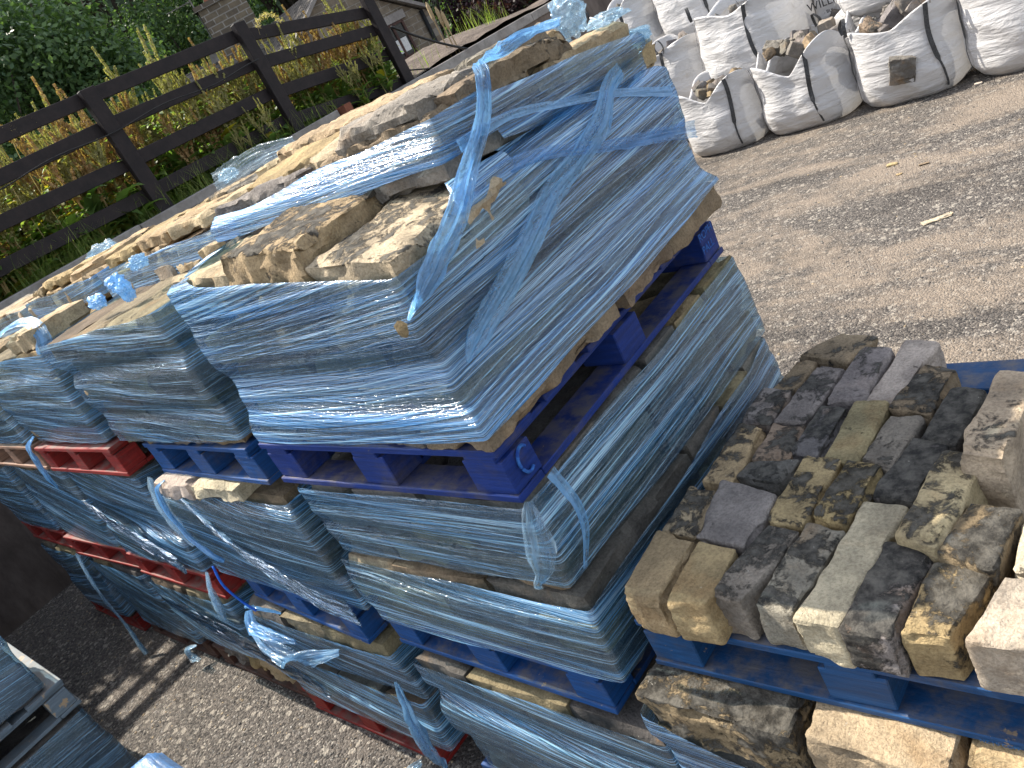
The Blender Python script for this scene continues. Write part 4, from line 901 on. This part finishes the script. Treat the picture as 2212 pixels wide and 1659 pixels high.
def rubble(t, surf, n, place, seed, h, w, zk=.0, size=(.10, .2), spread=.34):
    q = random.Random(seed); M = t.matrix_basis.copy()
    bm_ = Matrix.Translation(t.location) @ Matrix.Rotation(t.rotation_euler.z, 4, 'Z')
    for k in range(n):
        a = q.uniform(size[0], size[1]); r = math.sqrt(q.random())*spread*w; th = q.uniform(0, 6.28)
        p = bm_ @ Vector((r*math.cos(th), r*math.sin(th)-.03, h*.86+zk-.16*(r/w)+q.uniform(-.03, .06)))
        tn = q.choice(['grey', 'slate', 'slate', 'brown', 'slate', 'grey'])
        stone('rubble_stone', p, (a, a*q.uniform(.5, .8), a*q.uniform(.45, .7)), tn, q.uniform(.0, .7), q.uniform(0, 6.28), (q.uniform(-.7, .7), q.uniform(-.7, .7)), .03, .9,
              label='rough grey or tan stone lump piled in %s' % place, cat='stone', group='stone lumps in '+place)
# hidden and half hidden supports first, then the three terraces
SP = (-.80, .55)
t, sf = make_bag(-3.66, 7.99, 0, .95, .80, 'white bag at the left end of the front row, rising beside the wrapped stack', seed=1, dip=.22, straps=(-.95, .55), loops=(0, 1), rim=(.04, 0)); rubble(t, sf, 9, 'the leftmost front bag', 1, .80, .95)
t, sf = make_bag(-2.66, 8.0, 0, .98, .80, 'white bag second from the left in the front row with a broad pile of lumps', seed=2, dip=.24, straps=(-.95, .40), loops=(0, 0), rim=(.13, .03)); rubble(t, sf, 16, 'the second front bag', 2, .86, .98, .03, (.12, .22), .40)
t3_, sf = make_bag(-1.60, 7.99, 0, 1.02, .80, 'white bag in the front row torn open by a protruding grey stone', seed=3, dip=.10, straps=(-.88, .62), loops=(1, 1), rim=(.10, .0)); rubble(t3_, sf, 9, 'the torn front bag', 3, .80, .98, .04, (.16, .26))
t, sf = make_bag(-.55, 7.97, 0, 1.02, 1.05, 'tall full white bag at the right end of the front row', seed=4, dip=.05, straps=(-.93, .75), loops=(1, 1)); rubble(t, sf, 6, 'the tall right bag', 4, 1.0, 1.0)
stone('rubble_stone', (-1.604, 7.475, 0.234), (.23, .14, .25), 'slate', .3, .3, (.2, .25), .015, 1.0, label='angular grey stone bursting through the side of the torn bag', cat='stone')
# supports
for k, (x, y, z, h) in enumerate(((-4.55, 8.95, 0, .45), (-3.5, 8.98, 0, .45), (-2.35, 8.98, 0, .45), (-1.2, 8.98, 0, .45), (-5.5, 9.95, 0, .98), (-4.4, 9.95, 0, .98), (-3.3, 9.95, 0, .98), (-2.2, 9.95, 0, .90))):
    make_bag(x, y, z, .98, h, ['squashed white bag under the second terrace, %s from the left', 'white bag in the lower rear layer, %s from the left'][k > 3] % ORD[k % 4], seed=10+k, dip=.0, straps=(), loops=())
t, sf = make_bag(-4.60, 8.92, .44, .95, .80, 'shaded white bag in the second row just right of the wrapped stack', seed=21, dip=.10, straps=(-.9, .1), loops=(0, 1)); rubble(t, sf, 6, 'the shaded second row bag', 21, .8, .95)
t, sf = make_bag(-3.50, 8.85, .42, 1.15, .98, 'biggest white bag in the second row, leaning with a pulled corner', seed=22, dip=.10, straps=(-.98, .35), loops=(1, 1), lean=.05); rubble(t, sf, 7, 'the biggest second row bag', 22, .95, 1.1)
t, sf = make_bag(-2.40, 9.05, .36, .95, .44, 'low white bag with heaped black handles between the big bags', seed=23, dip=.15, straps=(-.5, .5), loops=(1, 1)); rubble(t, sf, 8, 'the low second row bag', 23, .44, .95)
t, sf = make_bag(-1.75, 8.75, .78, 1.15, .70, 'white bag lying over the back of the torn one', seed=24, dip=.05, straps=(-.95, .7), loops=(0, 0)); rubble(t, sf, 5, 'the overlying bag', 24, .7, 1.1)
t, sf = make_bag(-.55, 8.98, .42, 1.0, .90, 'white bag behind the tall right one', seed=25, dip=.05, straps=(-.9, .7)); rubble(t, sf, 4, 'the rear right bag', 25, .9, 1.0)
t, sf = make_bag(-5.62, 9.85, .98, .98, .86, 'white bag with a black loop handle beside the wall, top left of the bags', seed=26, dip=.22, straps=(-1.0, .25), loops=(1, 0), rim=(.10, .05)); rubble(t, sf, 9, 'the top left bag', 26, .80, .98, 0, (.14, .24))
t, sf = make_bag(-4.55, 9.85, .98, 1.0, .92, 'dirty white bag in the rear row, second from the wall', seed=27, dip=.08, straps=(-.95, .62), loops=(1, 1)); rubble(t, sf, 6, 'the second rear bag', 27, .9, 1.0)
tw, sf = make_bag(-3.35, 9.95, .96, 1.05, .75, 'greenish white printed bag in the rear row', seed=28, dip=.05, straps=(-.80, .3), loops=(0, 0)); rubble(tw, sf, 4, 'the printed rear bag', 28, .75, 1.0)
t, sf = make_bag(-2.2, 9.95, .90, 1.05, .75, 'plain white bag in the rear row right of the printed one', seed=29, dip=.05, straps=(-.8, .6)); rubble(t, sf, 4, 'the plain rear bag', 29, .75, 1.0)
t, sf = make_bag(-2.40, 9.42, .62, .95, .62, 'white bag with black writing peeping between the big bags', seed=30, dip=.02, straps=(-1.1, .8), loops=(0, 0))
text('printed_text', 'WILLI', .125, (-.44, -.55, .30), (R_(88), 0, 0), M_INK, t, .002)
text('printed_text', '- BUI', .05, (-.28, -.55, .22), (R_(88), 0, 0), M_INK, t, .002)

# ------------------------------------------------------------------ debris on the yard
for k, (p, s_, tn, lb) in enumerate((((-0.646, 4.689, 0.000), (.21, .065, .012), 'pale', 'flat pale splinter of stone lying on the open yard'), ((-54.152, 74.953, 0.000), (.1, .05, .02), 'tan', None),
    ((-1.306, 5.928, 0.000), (.08, .04, .015), 'tan', 'small tan chip in front of the torn bag'), ((-1.016, 5.785, 0.000), (.08, .04, .015), 'brown', 'small brown chip right of the tan one'), ((-0.984, 7.480, 0.000), (.07, .04, .02), 'pale', 'tiny cream chip under the edge of the tall right bag'),
    ((-1.181, 5.684, 0.000), (.05, .03, .01), 'tan', 'tiny flat tan flake just below the larger chips'))):
    if lb: stone('stone_chip', p, s_, tn, 0, .55 if k == 0 else .2, (0, 0), .012, .7, label=lb, cat='stone chip')
V = []; F = []; q = random.Random(5)
def chip(x, y, s):
    n = len(V); z = q.uniform(.15, .5)*s; a = q.uniform(0, 6.28)
    for k in range(5): V.append((x+s*math.cos(a+k*1.257)*q.uniform(.6, 1), y+s*math.sin(a+k*1.257)*q.uniform(.6, 1), .0))
    for k in range(5): V.append((x+s*.6*math.cos(a+k*1.257)*q.uniform(.5, 1), y+s*.6*math.sin(a+k*1.257)*q.uniform(.5, 1), z*q.uniform(.7, 1.2)))
    F.extend([(n+k, n+(k+1) % 5, n+5+(k+1) % 5, n+5+k) for k in range(5)]+[tuple(n+5+k for k in range(5))])
for k in range(9000): chip(q.uniform(-6.8, -.9), q.uniform(-.75, .12), .003+.010*q.random()**3)
for k in range(9000): chip(q.uniform(-4.5, 3.5), 1.8+5.6*q.random(), .004+.013*q.random()**4)
meta(mk('loose_chippings', V, F, m_leaf('stone chippings', (.05, .046, .042), (.17, .155, .135), 0.0, 3, (.36, .27, .16))), kind='stuff', label='loose stone chippings scattered over the yard', cat='gravel')

# ------------------------------------------------------------------ weeds behind the fence
def leaf_into(V, F, base, d, n, L, W, droop=.3, seg=4, curl=.2):
    d = Vector(d).normalized(); side = d.cross(Vector(n)).normalized() if d.cross(Vector(n)).length > .01 else Vector((1, 0, 0))
    i0 = len(V); p = Vector(base); dd = d.copy()
    for k in range(seg+1):
        f = k/seg; wv = W*math.sin(math.pi*min(1, .08+f*.92)**.8)*.5
        nn = side.cross(dd)
        V.append(tuple(p-side*wv+nn*curl*wv)); V.append(tuple(p)); V.append(tuple(p+side*wv+nn*curl*wv))
        p = p+dd*(L/seg); dd = (dd-Vector((0, 0, droop/seg))).normalized()
    for k in range(seg):
        for c in (0, 1): F.append((i0+k*3+c, i0+k*3+c+1, i0+k*3+c+4, i0+k*3+c+3))
def dock(kind, seed, loc, label):
    q = random.Random(seed); t = empty('dock_plant', loc); H = q.uniform(.75, 1.0)
    LV, LF, SV, SF = [], [], [], []; st = MB()
    for s_ in range(q.randint(4, 6)):
        a = q.uniform(0, 6.28); lean = q.uniform(.05, .28); h = H*q.uniform(.75, 1.1)
        pts = [Vector((.05*math.cos(a)+lean*f*h*math.cos(a), .05*math.sin(a)+lean*f*h*math.sin(a), h*f)) for f in (0, .25, .5, .75, 1)]
        st.tube(pts, [.009, .008, .006, .004, .002], 5)
        # seed spikes in the upper half: whorls of small bracts
        def spike(p0, p1, n, r):
            for k in range(n):
                f = k/n; c = Vector(p0).lerp(Vector(p1), f); rr = r*(1-f*.75)*q.uniform(.7, 1.25)
                for z in range(4):
                    b_ = q.uniform(0, 6.28); e = Vector((math.cos(b_), math.sin(b_), q.uniform(-.5, .5))).normalized(); o = c+e*rr*q.uniform(.3, 1)
                    u1 = e.orthogonal().normalized()*.010*q.uniform(.7, 1.4); u2 = e.cross(u1).normalized()*.010*q.uniform(.7, 1.4); i0 = len(SV)
                    SV.extend([tuple(o-u1), tuple(o-u2), tuple(o+u1), tuple(o+u2)]); SF.append((i0, i0+1, i0+2, i0+3))
        spike(pts[2], pts[4]+Vector((0, 0, .05)), 34, .022)
        for k in range(q.randint(5, 8)):
            f = q.uniform(.42, .85); i = min(3, int(f*4)); c = pts[i].lerp(pts[i+1], f*4-i); b_ = q.uniform(0, 6.28); L = q.uniform(.10, .24)*(1.2-f)*1.6
            e = Vector((math.cos(b_)*.45, math.sin(b_)*.45, .9)).normalized(); st.tube([c, c+e*L], [.003, .0015], 4); spike(c+e*L*.15, c+e*L, int(L*80), .017)
        for k in range(9):
            f = q.uniform(.05, .6); i = min(3, int(f*4)); c = pts[i].lerp(pts[i+1], f*4-i); b_ = q.uniform(0, 6.28)
            leaf_into(LV, LF, c, (math.cos(b_), math.sin(b_), q.uniform(.2, 1.0)), (0, 0, 1), q.uniform(.09, .2)*(1.2-f), q.uniform(.025, .05), q.uniform(.4, 1.4))
    for k in range(16):
        b_ = q.uniform(0, 6.28); leaf_into(LV, LF, (q.uniform(-.05, .05), q.uniform(-.05, .05), q.uniform(0, .25)), (math.cos(b_), math.sin(b_), q.uniform(.6, 1.6)), (0, 0, 1), q.uniform(.2, .34), q.uniform(.07, .13), q.uniform(.8, 1.8), 5, .35)
    st.build('stem', M_SEEDG if kind else M_SEED, t)
    mk('leaf_mass', LV, LF, M_DOCK, t, True); mk('seed_heads', SV, SF, M_SEEDG if kind else M_SEED, t)
    return meta(t, label, 'weed', 'docks growing behind the fence')
def clone(r, loc, rz, sc, label=None):
    c = r.copy(); COL.objects.link(c); c.location = loc; c.rotation_euler = (0, 0, rz); c.scale = (sc, sc, sc)
    for ch in r.children:
        d = ch.copy(); COL.objects.link(d); d.parent = c
    if label: c['label'] = label
    return c
protos = [dock(k % 2, 100+k, (-7.5, -1+k*.3, 2.3), ['tall dock with rusty red seed spikes behind the fence', 'tall dock with olive seed spikes behind the fence'][k % 2]) for k in range(6)]
q = random.Random(9); n = 0
for k in range(130):
    y = -1.2+8.2*((k*.618) % 1); x = -7.32-1.5*q.random()**1.3
    if y > 4.6: x = -7.3-.9*q.random()
    n += 1; sc = q.uniform(1.2, 1.85)*(1.0 if y < 3.8 else .85 if y < 5 else .72)
    pk = q.randrange(6); where = 'left of the first full post' if y < 3 else 'between the two middle posts' if y < 4.9 else 'left of the right hand post'
    clone(protos[pk], (x, y, 2.24+bank(x, y)-.02), q.uniform(0, 6.28), sc, '%s dock, %s seed spikes, %s%s' % ('tall' if sc > 1.06 else 'short', ('rusty red', 'olive')[pk % 2], where, ' near rails' if x > -7.7 else ' set back'))
for kk, (x, y, sc) in enumerate(((-7.02, 6.4, .8), (-7.0, 4.55, .75), (-7.03, 6.0, .7), (-7.05, 4.2, .6))):
    clone(protos[1], (x, y, 2.27), q.uniform(0, 6), sc, 'dock pushing through the lower rails %s' % ('beside the red brick', 'left of the middle post', 'right of the middle post', 'at the foot of the middle post')[kk])
# brambles and broad leaves low down, grass
LV, LF = [], []
for k in range(11000):
    x = -7.15-1.9*q.random(); y = q.uniform(-2, 7.0); h = q.random()**1.1*(.95 if y < 5 else .6)
    if noise.noise(Vector((x*1.2, y*1.2, 3))) < -.15: continue
    b_ = q.uniform(0, 6.28); leaf_into(LV, LF, (x, y, 2.24+bank(x, y)+h), (math.cos(b_), math.sin(b_), q.uniform(-.2, .8)), (0, 0, 1), q.uniform(.05, .13), q.uniform(.03, .085), q.uniform(.2, 1.2), 3, .3)
meta(mk('brambles', LV, LF, m_leaf('bramble leaves', (.12, .20, .05), (.28, .36, .11), .4, 2.2, (.42, .34, .12)), None, True), 'low tangle of bright green bramble leaves behind the fence', 'undergrowth', kind='stuff')
GV, GF = [], []
for k in range(11000):
    if k < 8000: x = -7.04-1.0*q.random()**1.6; y = q.uniform(-3, 5.6)
    else: x = -7.05-3*q.random(); y = q.uniform(-3, 12); 
    if k >= 8000 and noise.noise(Vector((x*.8, y*.8, 8))) < .22: continue
    if noise.noise(Vector((x*2, y*1.4, 6))) < -.25: continue
    h = q.uniform(.12, .42)*(1.35 if k % 7 == 0 else 1); a = q.uniform(0, 6.28); ln = q.uniform(.1, .8); z = 2.24+bank(x, y); i0 = len(GV); wv = q.uniform(.002, .0045)
    for f in (0, .4, .75, 1.0):
        r = ln*h*f*f; px, py = x+r*math.cos(a), y+r*math.sin(a); s_ = wv*(1-f*.85)
        GV += [(px-s_*math.sin(a), py+s_*math.cos(a), z+h*f*(1-.2*ln*f)), (px+s_*math.sin(a), py-s_*math.cos(a), z+h*f*(1-.2*ln*f))]
    GF += [(i0+2*j, i0+2*j+1, i0+2*j+3, i0+2*j+2) for j in range(3)]
meta(mk('grass', GV, GF, M_GRASS), 'long green and straw coloured grass at the foot of the fence', 'grass', kind='stuff')
# feathery grass plumes
for k, (p, lb) in enumerate((((-7.25, 2.1, 2.3), 'feathery straw grass plume rising left of the first post'), ((-7.2, 5.1, 2.3), 'arching straw grass plume crossing the middle post'), ((-7.25, 1.9, 2.3), 'pale curled grass plume at the left edge'))):
    b = MB(); sv, sf2 = [], []
    pts = spline([Vector(p), Vector(p)+Vector((.05, .02, .7)), Vector(p)+Vector((.08, .10, 1.25)), Vector(p)+Vector((.10, .28, 1.32)), Vector(p)+Vector((.1, .40, 1.22))], 6); b.tube(pts, .0035, 4)
    for c in pts[12:]:
        for z in range(16):
            e = Vector((q.gauss(0, 1), q.gauss(0, 1), q.gauss(0, 1))).normalized(); i0 = len(b.v); o = c+e*.03*q.random(); u = e*.03; s_ = e.orthogonal().normalized()*.003
            b.v += [tuple(o-s_), tuple(o+s_), tuple(o+u)]; b.f.append((i0, i0+1, i0+2))
    meta(b.build('grass_plume', m_leaf('straw plume', (.42, .33, .20), (.55, .45, .28), .5)), lb, 'grass')
for k, (u_, lb) in enumerate((((-7.449, 8.123, 2.869), 'thin dry reed stalk on the soil heap, leftmost'), ((-7.363, 8.158, 2.760), 'thin dry reed stalk on the soil heap, middle of three'), ((-7.311, 8.172, 2.683), 'dry reed stalk on the soil heap, rightmost'))):
    b = MB(); p = Vector(u_); b.tube([(p.x, p.y, p.z-.62), (p.x, p.y, p.z-.1)], .01, 5); b.tube([(p.x, p.y, p.z-.1), (p.x+.01, p.y, p.z-.06), (p.x+.015, p.y, p.z+.10), (p.x+.02, p.y, p.z+.16)], [.012, .028, .026, .006], 6)
    meta(b.build('reed', m_simple('dry reed', (.30, .22, .12), (.45, .34, .20), 30)), lb, 'reed')

# ------------------------------------------------------------------ trees
def tree(name, loc, R, H, mat, label, seed, nleaf=15000, ls=.16, zlow=1.0, proto=None):
    if proto:
        return clone(proto, loc, seed*1.7, R/proto['r'], label)
    q = random.Random(seed); t = empty(name, loc); t['r'] = R
    tb = MB(); tb.tube([(0, 0, 0), (.1, .05, H*.3), (0, .15, H*.6), (.1, 0, H*.85)], [.28, .2, .12, .04], 8)
    cl = []
    for k in range(34):
        a = q.uniform(0, 6.28); el = q.uniform(-.35, 1.25); rr = R*q.uniform(.45, .95)
        c = Vector((math.cos(a)*math.cos(el)*rr, math.sin(a)*math.cos(el)*rr, zlow+(H-zlow)*.5+math.sin(el)*(H-zlow)*.46*q.uniform(.7, 1)))
        cl.append((c, R*q.uniform(.20, .36))); tb.tube([(0, 0, c.z*.45), tuple(c*.55+Vector((0, 0, c.z*.22))), tuple(c)], [.07, .04, .012], 5)
    tb.build('trunk', M_BARK, t, True)
    pts = np.empty((nleaf*4, 3)); i = 0
    for k in range(nleaf):
        c, r = cl[q.randrange(len(cl))]; e = Vector((q.gauss(0, 1), q.gauss(0, 1), q.gauss(0, 1))).normalized()
        o = c+e*r*(q.random()**.35); n_ = (e+Vector((q.gauss(0, .5), q.gauss(0, .5), q.gauss(.5, .5)))).normalized(); u1 = n_.orthogonal().normalized()
        u1 = Matrix.Rotation(q.uniform(0, 6.28), 3, n_) @ u1; u2 = n_.cross(u1); s_ = ls*q.uniform(.55, 1.2)*.5
        for (a, b_) in ((-1, 0), (0, -.55), (1, 0), (0, .55)):
            pts[i] = o+u1*a*s_+u2*b_*s_; i += 1
    me = bpy.data.meshes.new('crown'); me.vertices.add(nleaf*4); me.vertices.foreach_set('co', pts.ravel())
    me.loops.add(nleaf*4); me.loops.foreach_set('vertex_index', np.arange(nleaf*4)); me.polygons.add(nleaf); me.polygons.foreach_set('loop_start', np.arange(0, nleaf*4, 4)); me.polygons.foreach_set('loop_total', np.full(nleaf, 4))
    me.materials.append(mat); me.update(); me.validate()
    o = bpy.data.objects.new('crown', me); COL.objects.link(o); o.parent = t
    return meta(t, label, 'tree', 'trees in the wood behind the fence')
def pol(az, r, z): return (CAM.x+r*math.sin(R_(az)), CAM.y+r*math.cos(R_(az)), z)
P1 = tree('broadleaf_tree', pol(-81, 18.5, -2.5), 3.6, 10, M_CROWN2, 'pale green sunlit tree at the top left corner', 1, 17000)
P2 = tree('broadleaf_tree', pol(-73, 20.5, -3), 3.8, 11, M_CROWN, 'dense dark green tree, second from the left behind the fence', 2, 20000)
P3 = tree('broadleaf_tree', pol(-66, 21.5, -3), 2.6, 10.5, M_CROWN, 'rounded dark tree left of the chimney', 3, 20000)
tree('broadleaf_tree', pol(-58, 30, -3), 3.8, 11, M_CROWN, 'shaded tree directly behind the chimney', 5, proto=P2)
tree('broadleaf_tree', pol(-51, 31, -3), 3.7, 10, M_CROWN, 'shaded tree between the chimney and the gable', 6, proto=P3)
tree('broadleaf_tree', pol(-84, 17, -2.5), 3.4, 9, M_CROWN2, 'pale tree outside the left edge', 8, proto=P1)
tree('broadleaf_tree', pol(-73.5, 27, -2), 4.4, 12, M_CROWN, 'far dark tree filling the gap behind the two left trees', 9, proto=P3)
tree('broadleaf_tree', pol(-68.5, 28, -2), 4.6, 12, M_CROWN, 'far dark tree filling the gap left of the chimney tree', 10, proto=P2)
tree('broadleaf_tree', pol(-45, 30, -3), 4.4, 10, M_CROWN, 'far dark tree behind the gabled house', 13, proto=P2)
tree('broadleaf_tree', pol(-62, 32, -2), 4.6, 12, M_CROWN, 'far dark tree behind the aerial', 14, proto=P3)
tree('broadleaf_tree', pol(-79, 28, -2), 4.6, 12, M_CROWN2, 'far pale tree at the left edge', 15, proto=P1)
C1 = tree('copper_beech', pol(-39.6, 27, -2.6), 2.5, 7.2, M_PURPLE, 'purple leaved tree right of the gabled house', 11, 16000, .13, .6)
tree('copper_beech', pol(-35.5, 25, -2.6), 2.7, 7, M_PURPLE, 'purple leaved bush above the soil heap', 12, proto=C1)
tree('copper_beech', pol(-30.5, 26, -2.6), 2.8, 7, M_PURPLE, 'purple leaved bush behind the end of the wall', 16, proto=C1)
tree('broadleaf_tree', pol(-38, 33, -4), 4.6, 11, M_CROWN, 'dark tree far behind the purple ones, left', 17, proto=P2)
tree('broadleaf_tree', pol(-30, 33, -4), 4.6, 11, M_CROWN, 'dark tree far behind the purple ones, right', 18, proto=P3)

# ------------------------------------------------------------------ houses
M_WALLST = m_brick('coursed stone wall', (.17, .135, .10), (.24, .20, .15), (.30, .27, .23), .42, .17, .5, .07)
M_SLATE = m_brick('stone slates', (.13, .115, .10), (.20, .175, .15), (.05, .045, .04), .36, .20, .5, .09)
def quadmesh(name, pts, mat, parent=None, th=.0):
    P = [Vector(p) for p in pts]; u = (P[1]-P[0]).normalized(); n_ = (P[1]-P[0]).cross(P[-1]-P[0]).normalized(); v = n_.cross(u)
    V = list(P); UV = [((p-P[0]).dot(u), (p-P[0]).dot(v)) for p in P]; F = [tuple(range(len(P)))]
    if th:
        N = len(P); V += [p-n_*th for p in P]; UV += UV; F.append(tuple(range(N, 2*N))[::-1]); F += [(i, i+N, (i+1) % N+N, (i+1) % N) for i in range(N)]
    return mk(name, V, F, mat, parent, uvs=UV)
A = Vector((-15.751, 13.727, 4.812)); Rr = Vector((-15.348, 16.013, 3.355)); g = Rr-A; dz = g.z; gh = Vector((g.x, g.y, 0)); wd = gh.length; gd = gh.normalized(); nn = Vector((gd.y, -gd.x, 0))
if nn.dot(A-CAM) < 0: nn = -nn
hs = empty('gabled_house', (A.x, A.y, 0)); meta(hs, 'stone gabled house with a slate roof and a small window below the yard', 'house')
O = Vector((A.x, A.y, 0)); L_ = A-gh+Vector((0, 0, dz)); R2 = A+gh+Vector((0, 0, dz)); dn = Vector((0, 0, 1))
def H_(p): return Vector(p)-O
quadmesh('gable_wall', [H_(Vector((L_.x, L_.y, -4))), H_(Vector((R2.x, R2.y, -4))), H_(R2), H_(A), H_(L_)], M_WALLST, hs, .3)
D8 = nn*7
quadmesh('side_wall', [H_(Vector((R2.x, R2.y, -4))), H_(Vector((R2.x, R2.y, -4))+D8), H_(R2+D8), H_(R2)], M_WALLST, hs, -.3)
quadmesh('side_wall', [H_(Vector((L_.x, L_.y, -4)))+D8, H_(Vector((L_.x, L_.y, -4))), H_(L_), H_(L_+D8)], M_WALLST, hs, -.3)
sl = (L_-A).normalized(); sr = (R2-A).normalized(); upv = Vector((0, 0, .05)); ov = -nn*.10
rf = quadmesh('roof', [H_(L_+sl*.25+upv+ov), H_(A+upv+ov), H_(A+upv+D8), H_(L_+sl*.25+upv+D8)], M_SLATE, hs, -.06)
rf2 = quadmesh('roof', [H_(A+upv+ov), H_(R2+sr*.2+upv+ov), H_(R2+sr*.2+upv+D8), H_(A+upv+D8)], M_SLATE, hs, -.06)
b = MB()
for a_, b2 in ((A, R2), (A, L_)):
    d_ = (b2-a_); b.obox(H_((a_+b2)/2+upv*1.6-nn*.14), d_*.52, Vector((0, 0, .05)), nn*.07)
b.build('verge_coping', M_CONC, hs)
wp = Vector((-15.074, 14.877, 2.927)); s0 = (wp-A).dot(gd); wz = wp.z; face = A+gd*s0; face.z = wz
win = MB(); win.obox(H_(face-nn*.02), gd*.34, Vector((0, 0, .42)), nn*.03); wn = win.build('window', m_simple('dark glass', (.02, .02, .02), (.03, .03, .03), 5, .15), hs)
fr = MB()
for (ox, oz, hx, hz) in ((0, .42, .36, .03), (0, -.42, .36, .04), (-.34, 0, .03, .42), (.34, 0, .03, .42), (0, 0, .03, .42)): fr.obox(H_(face-nn*.06+gd*ox+Vector((0, 0, oz))), gd*hx, Vector((0, 0, hz)), nn*.03)
fr.build('frame', m_simple('dark frame', (.06, .035, .03), (.09, .05, .04), 9), wn)
bl = MB(); bl.obox(H_(face-nn*.055+gd*-.02+Vector((0, 0, -.12))), gd*.26, Vector((0, 0, .17)), nn*.012); bl.build('blind', m_simple('white blind', (.6, .6, .58), (.68, .68, .66), 5), wn)
lt = MB(); lt.obox(H_(face-nn*.05+Vector((0, 0, .56))), gd*.50, Vector((0, 0, .10)), nn*.05); lt.build('lintel', M_CONC, hs)
dp = MB(); e_ = R2+gd*-.05-nn*.06; dp.tube([H_(e_), H_(Vector((e_.x, e_.y, -4)))], .055, 8); dp.build('drainpipe', M_CABLE, hs, True)

# chimney house
cc = Vector((-19.1, 13.25, 0)); vd = Vector((-.57, -.81, 0)).normalized() ; vf = Vector((.81, -.57, 0))
h2 = empty('chimney_house', tuple(cc)); meta(h2, 'low slate roofed house with a big stone chimney seen over the fence', 'house')
ra, rb_ = vd*3.4, -vd*2.6; zr, ze = 4.7, 3.1
quadmesh('roof', [ra+vf*2.4+Vector((0, 0, ze)), rb_+vf*2.4+Vector((0, 0, ze)), rb_+Vector((0, 0, zr)), ra+Vector((0, 0, zr))], M_SLATE, h2, -.06)
quadmesh('roof', [rb_-vf*2.4+Vector((0, 0, ze)), ra-vf*2.4+Vector((0, 0, ze)), ra+Vector((0, 0, zr)), rb_+Vector((0, 0, zr))], M_SLATE, h2, -.06)
quadmesh('front_wall', [ra*.96+vf*2.2+Vector((0, 0, -4)), rb_*.96+vf*2.2+Vector((0, 0, -4)), rb_*.96+vf*2.2+Vector((0, 0, ze)), ra*.96+vf*2.2+Vector((0, 0, ze))], M_WALLST, h2, -.3)
for e_ in (ra, rb_): quadmesh('end_wall', [e_*.96+vf*2.2+Vector((0, 0, -4)), e_*.96-vf*2.2+Vector((0, 0, -4)), e_*.96-vf*2.2+Vector((0, 0, ze)), e_*.96+Vector((0, 0, zr-.08)), e_*.96+vf*2.2+Vector((0, 0, ze))], M_WALLST, h2)
ch = MB(); 
def cbox(name, z0, z1, hx, hy, mat):
    V = []; UV = []; F = []
    for (sx_, sy_, (du, dv)) in ((1, 1, (0, 0)),): pass
    cs = [vd*hx*a+vf*hy*b_ for a, b_ in ((-1, -1), (1, -1), (1, 1), (-1, 1))]
    for k in range(4):
        p, r_ = cs[k], cs[(k+1) % 4]; i0 = len(V); Ln = (r_-p).length
        V += [p+Vector((0, 0, z0)), r_+Vector((0, 0, z0)), r_+Vector((0, 0, z1)), p+Vector((0, 0, z1))]; UV += [(k*.13, 0), (k*.13+Ln, 0), (k*.13+Ln, z1-z0), (k*.13, z1-z0)]; F.append((i0, i0+1, i0+2, i0+3))
    i0 = len(V); V += [c+Vector((0, 0, z1)) for c in cs]; UV += [(0, 0)]*4; F.append((i0, i0+1, i0+2, i0+3))
    return mk(name, V, F, mat, h2, uvs=UV)
M_CHIM = m_brick('chimney stone', (.13, .105, .08), (.22, .175, .12), (.34, .31, .27), .34, .15, .5, .10)
cbox('chimney', 3.9, 5.85, .62, .42, M_CHIM); cbox('chimney_cap', 5.85, 5.97, .70, .50, M_CHIM)
for k, s_ in enumerate((-.25, .22)):
    pt = MB(); c = vd*s_; pt.tube([(c.x, c.y, 5.97), (c.x, c.y, 6.09), (c.x, c.y, 6.10), (c.x, c.y, 6.38), (c.x, c.y, 6.39), (c.x, c.y, 6.45)], [.15, .13, .12, .11, .13, .13], 12); pt.build('chimney_pot', m_simple('terracotta', (.34, .12, .07), (.45, .18, .10), 12), h2, True)
ae = MB(); c = vd*.66; ae.tube([(c.x, c.y, 4.7), (c.x, c.y, 6.6)], .02, 6)
for k in range(6): p = Vector((c.x, c.y, 6.2))+vd*(.1*k); ae.tube([p-vf*.2, p+vf*.2], .008, 4)
ae.tube([Vector((c.x, c.y, 6.2)), Vector((c.x, c.y, 6.2))+vd*.7], .01, 4); ae.build('aerial', M_CONC, h2)
ds = MB(); cdish = vd*.78+vf*.2+Vector((0, 0, 4.75)); n0 = 16; ax = (vf*.8+vd*.3).normalized(); u1 = ax.orthogonal().normalized(); u2 = ax.cross(u1)
for rr, dd in ((0, 0), (.15, .02), (.27, .07)):
    for k in range(n0): a = 6.283*k/n0; ds.v.append(tuple(cdish+u1*rr*math.cos(a)+u2*rr*math.sin(a)+ax*dd))
for j in range(2):
    for k in range(n0): ds.f.append((j*n0+k, j*n0+(k+1) % n0, (j+1)*n0+(k+1) % n0, (j+1)*n0+k))
ds.build('satellite_dish', M_CONC, h2, True)
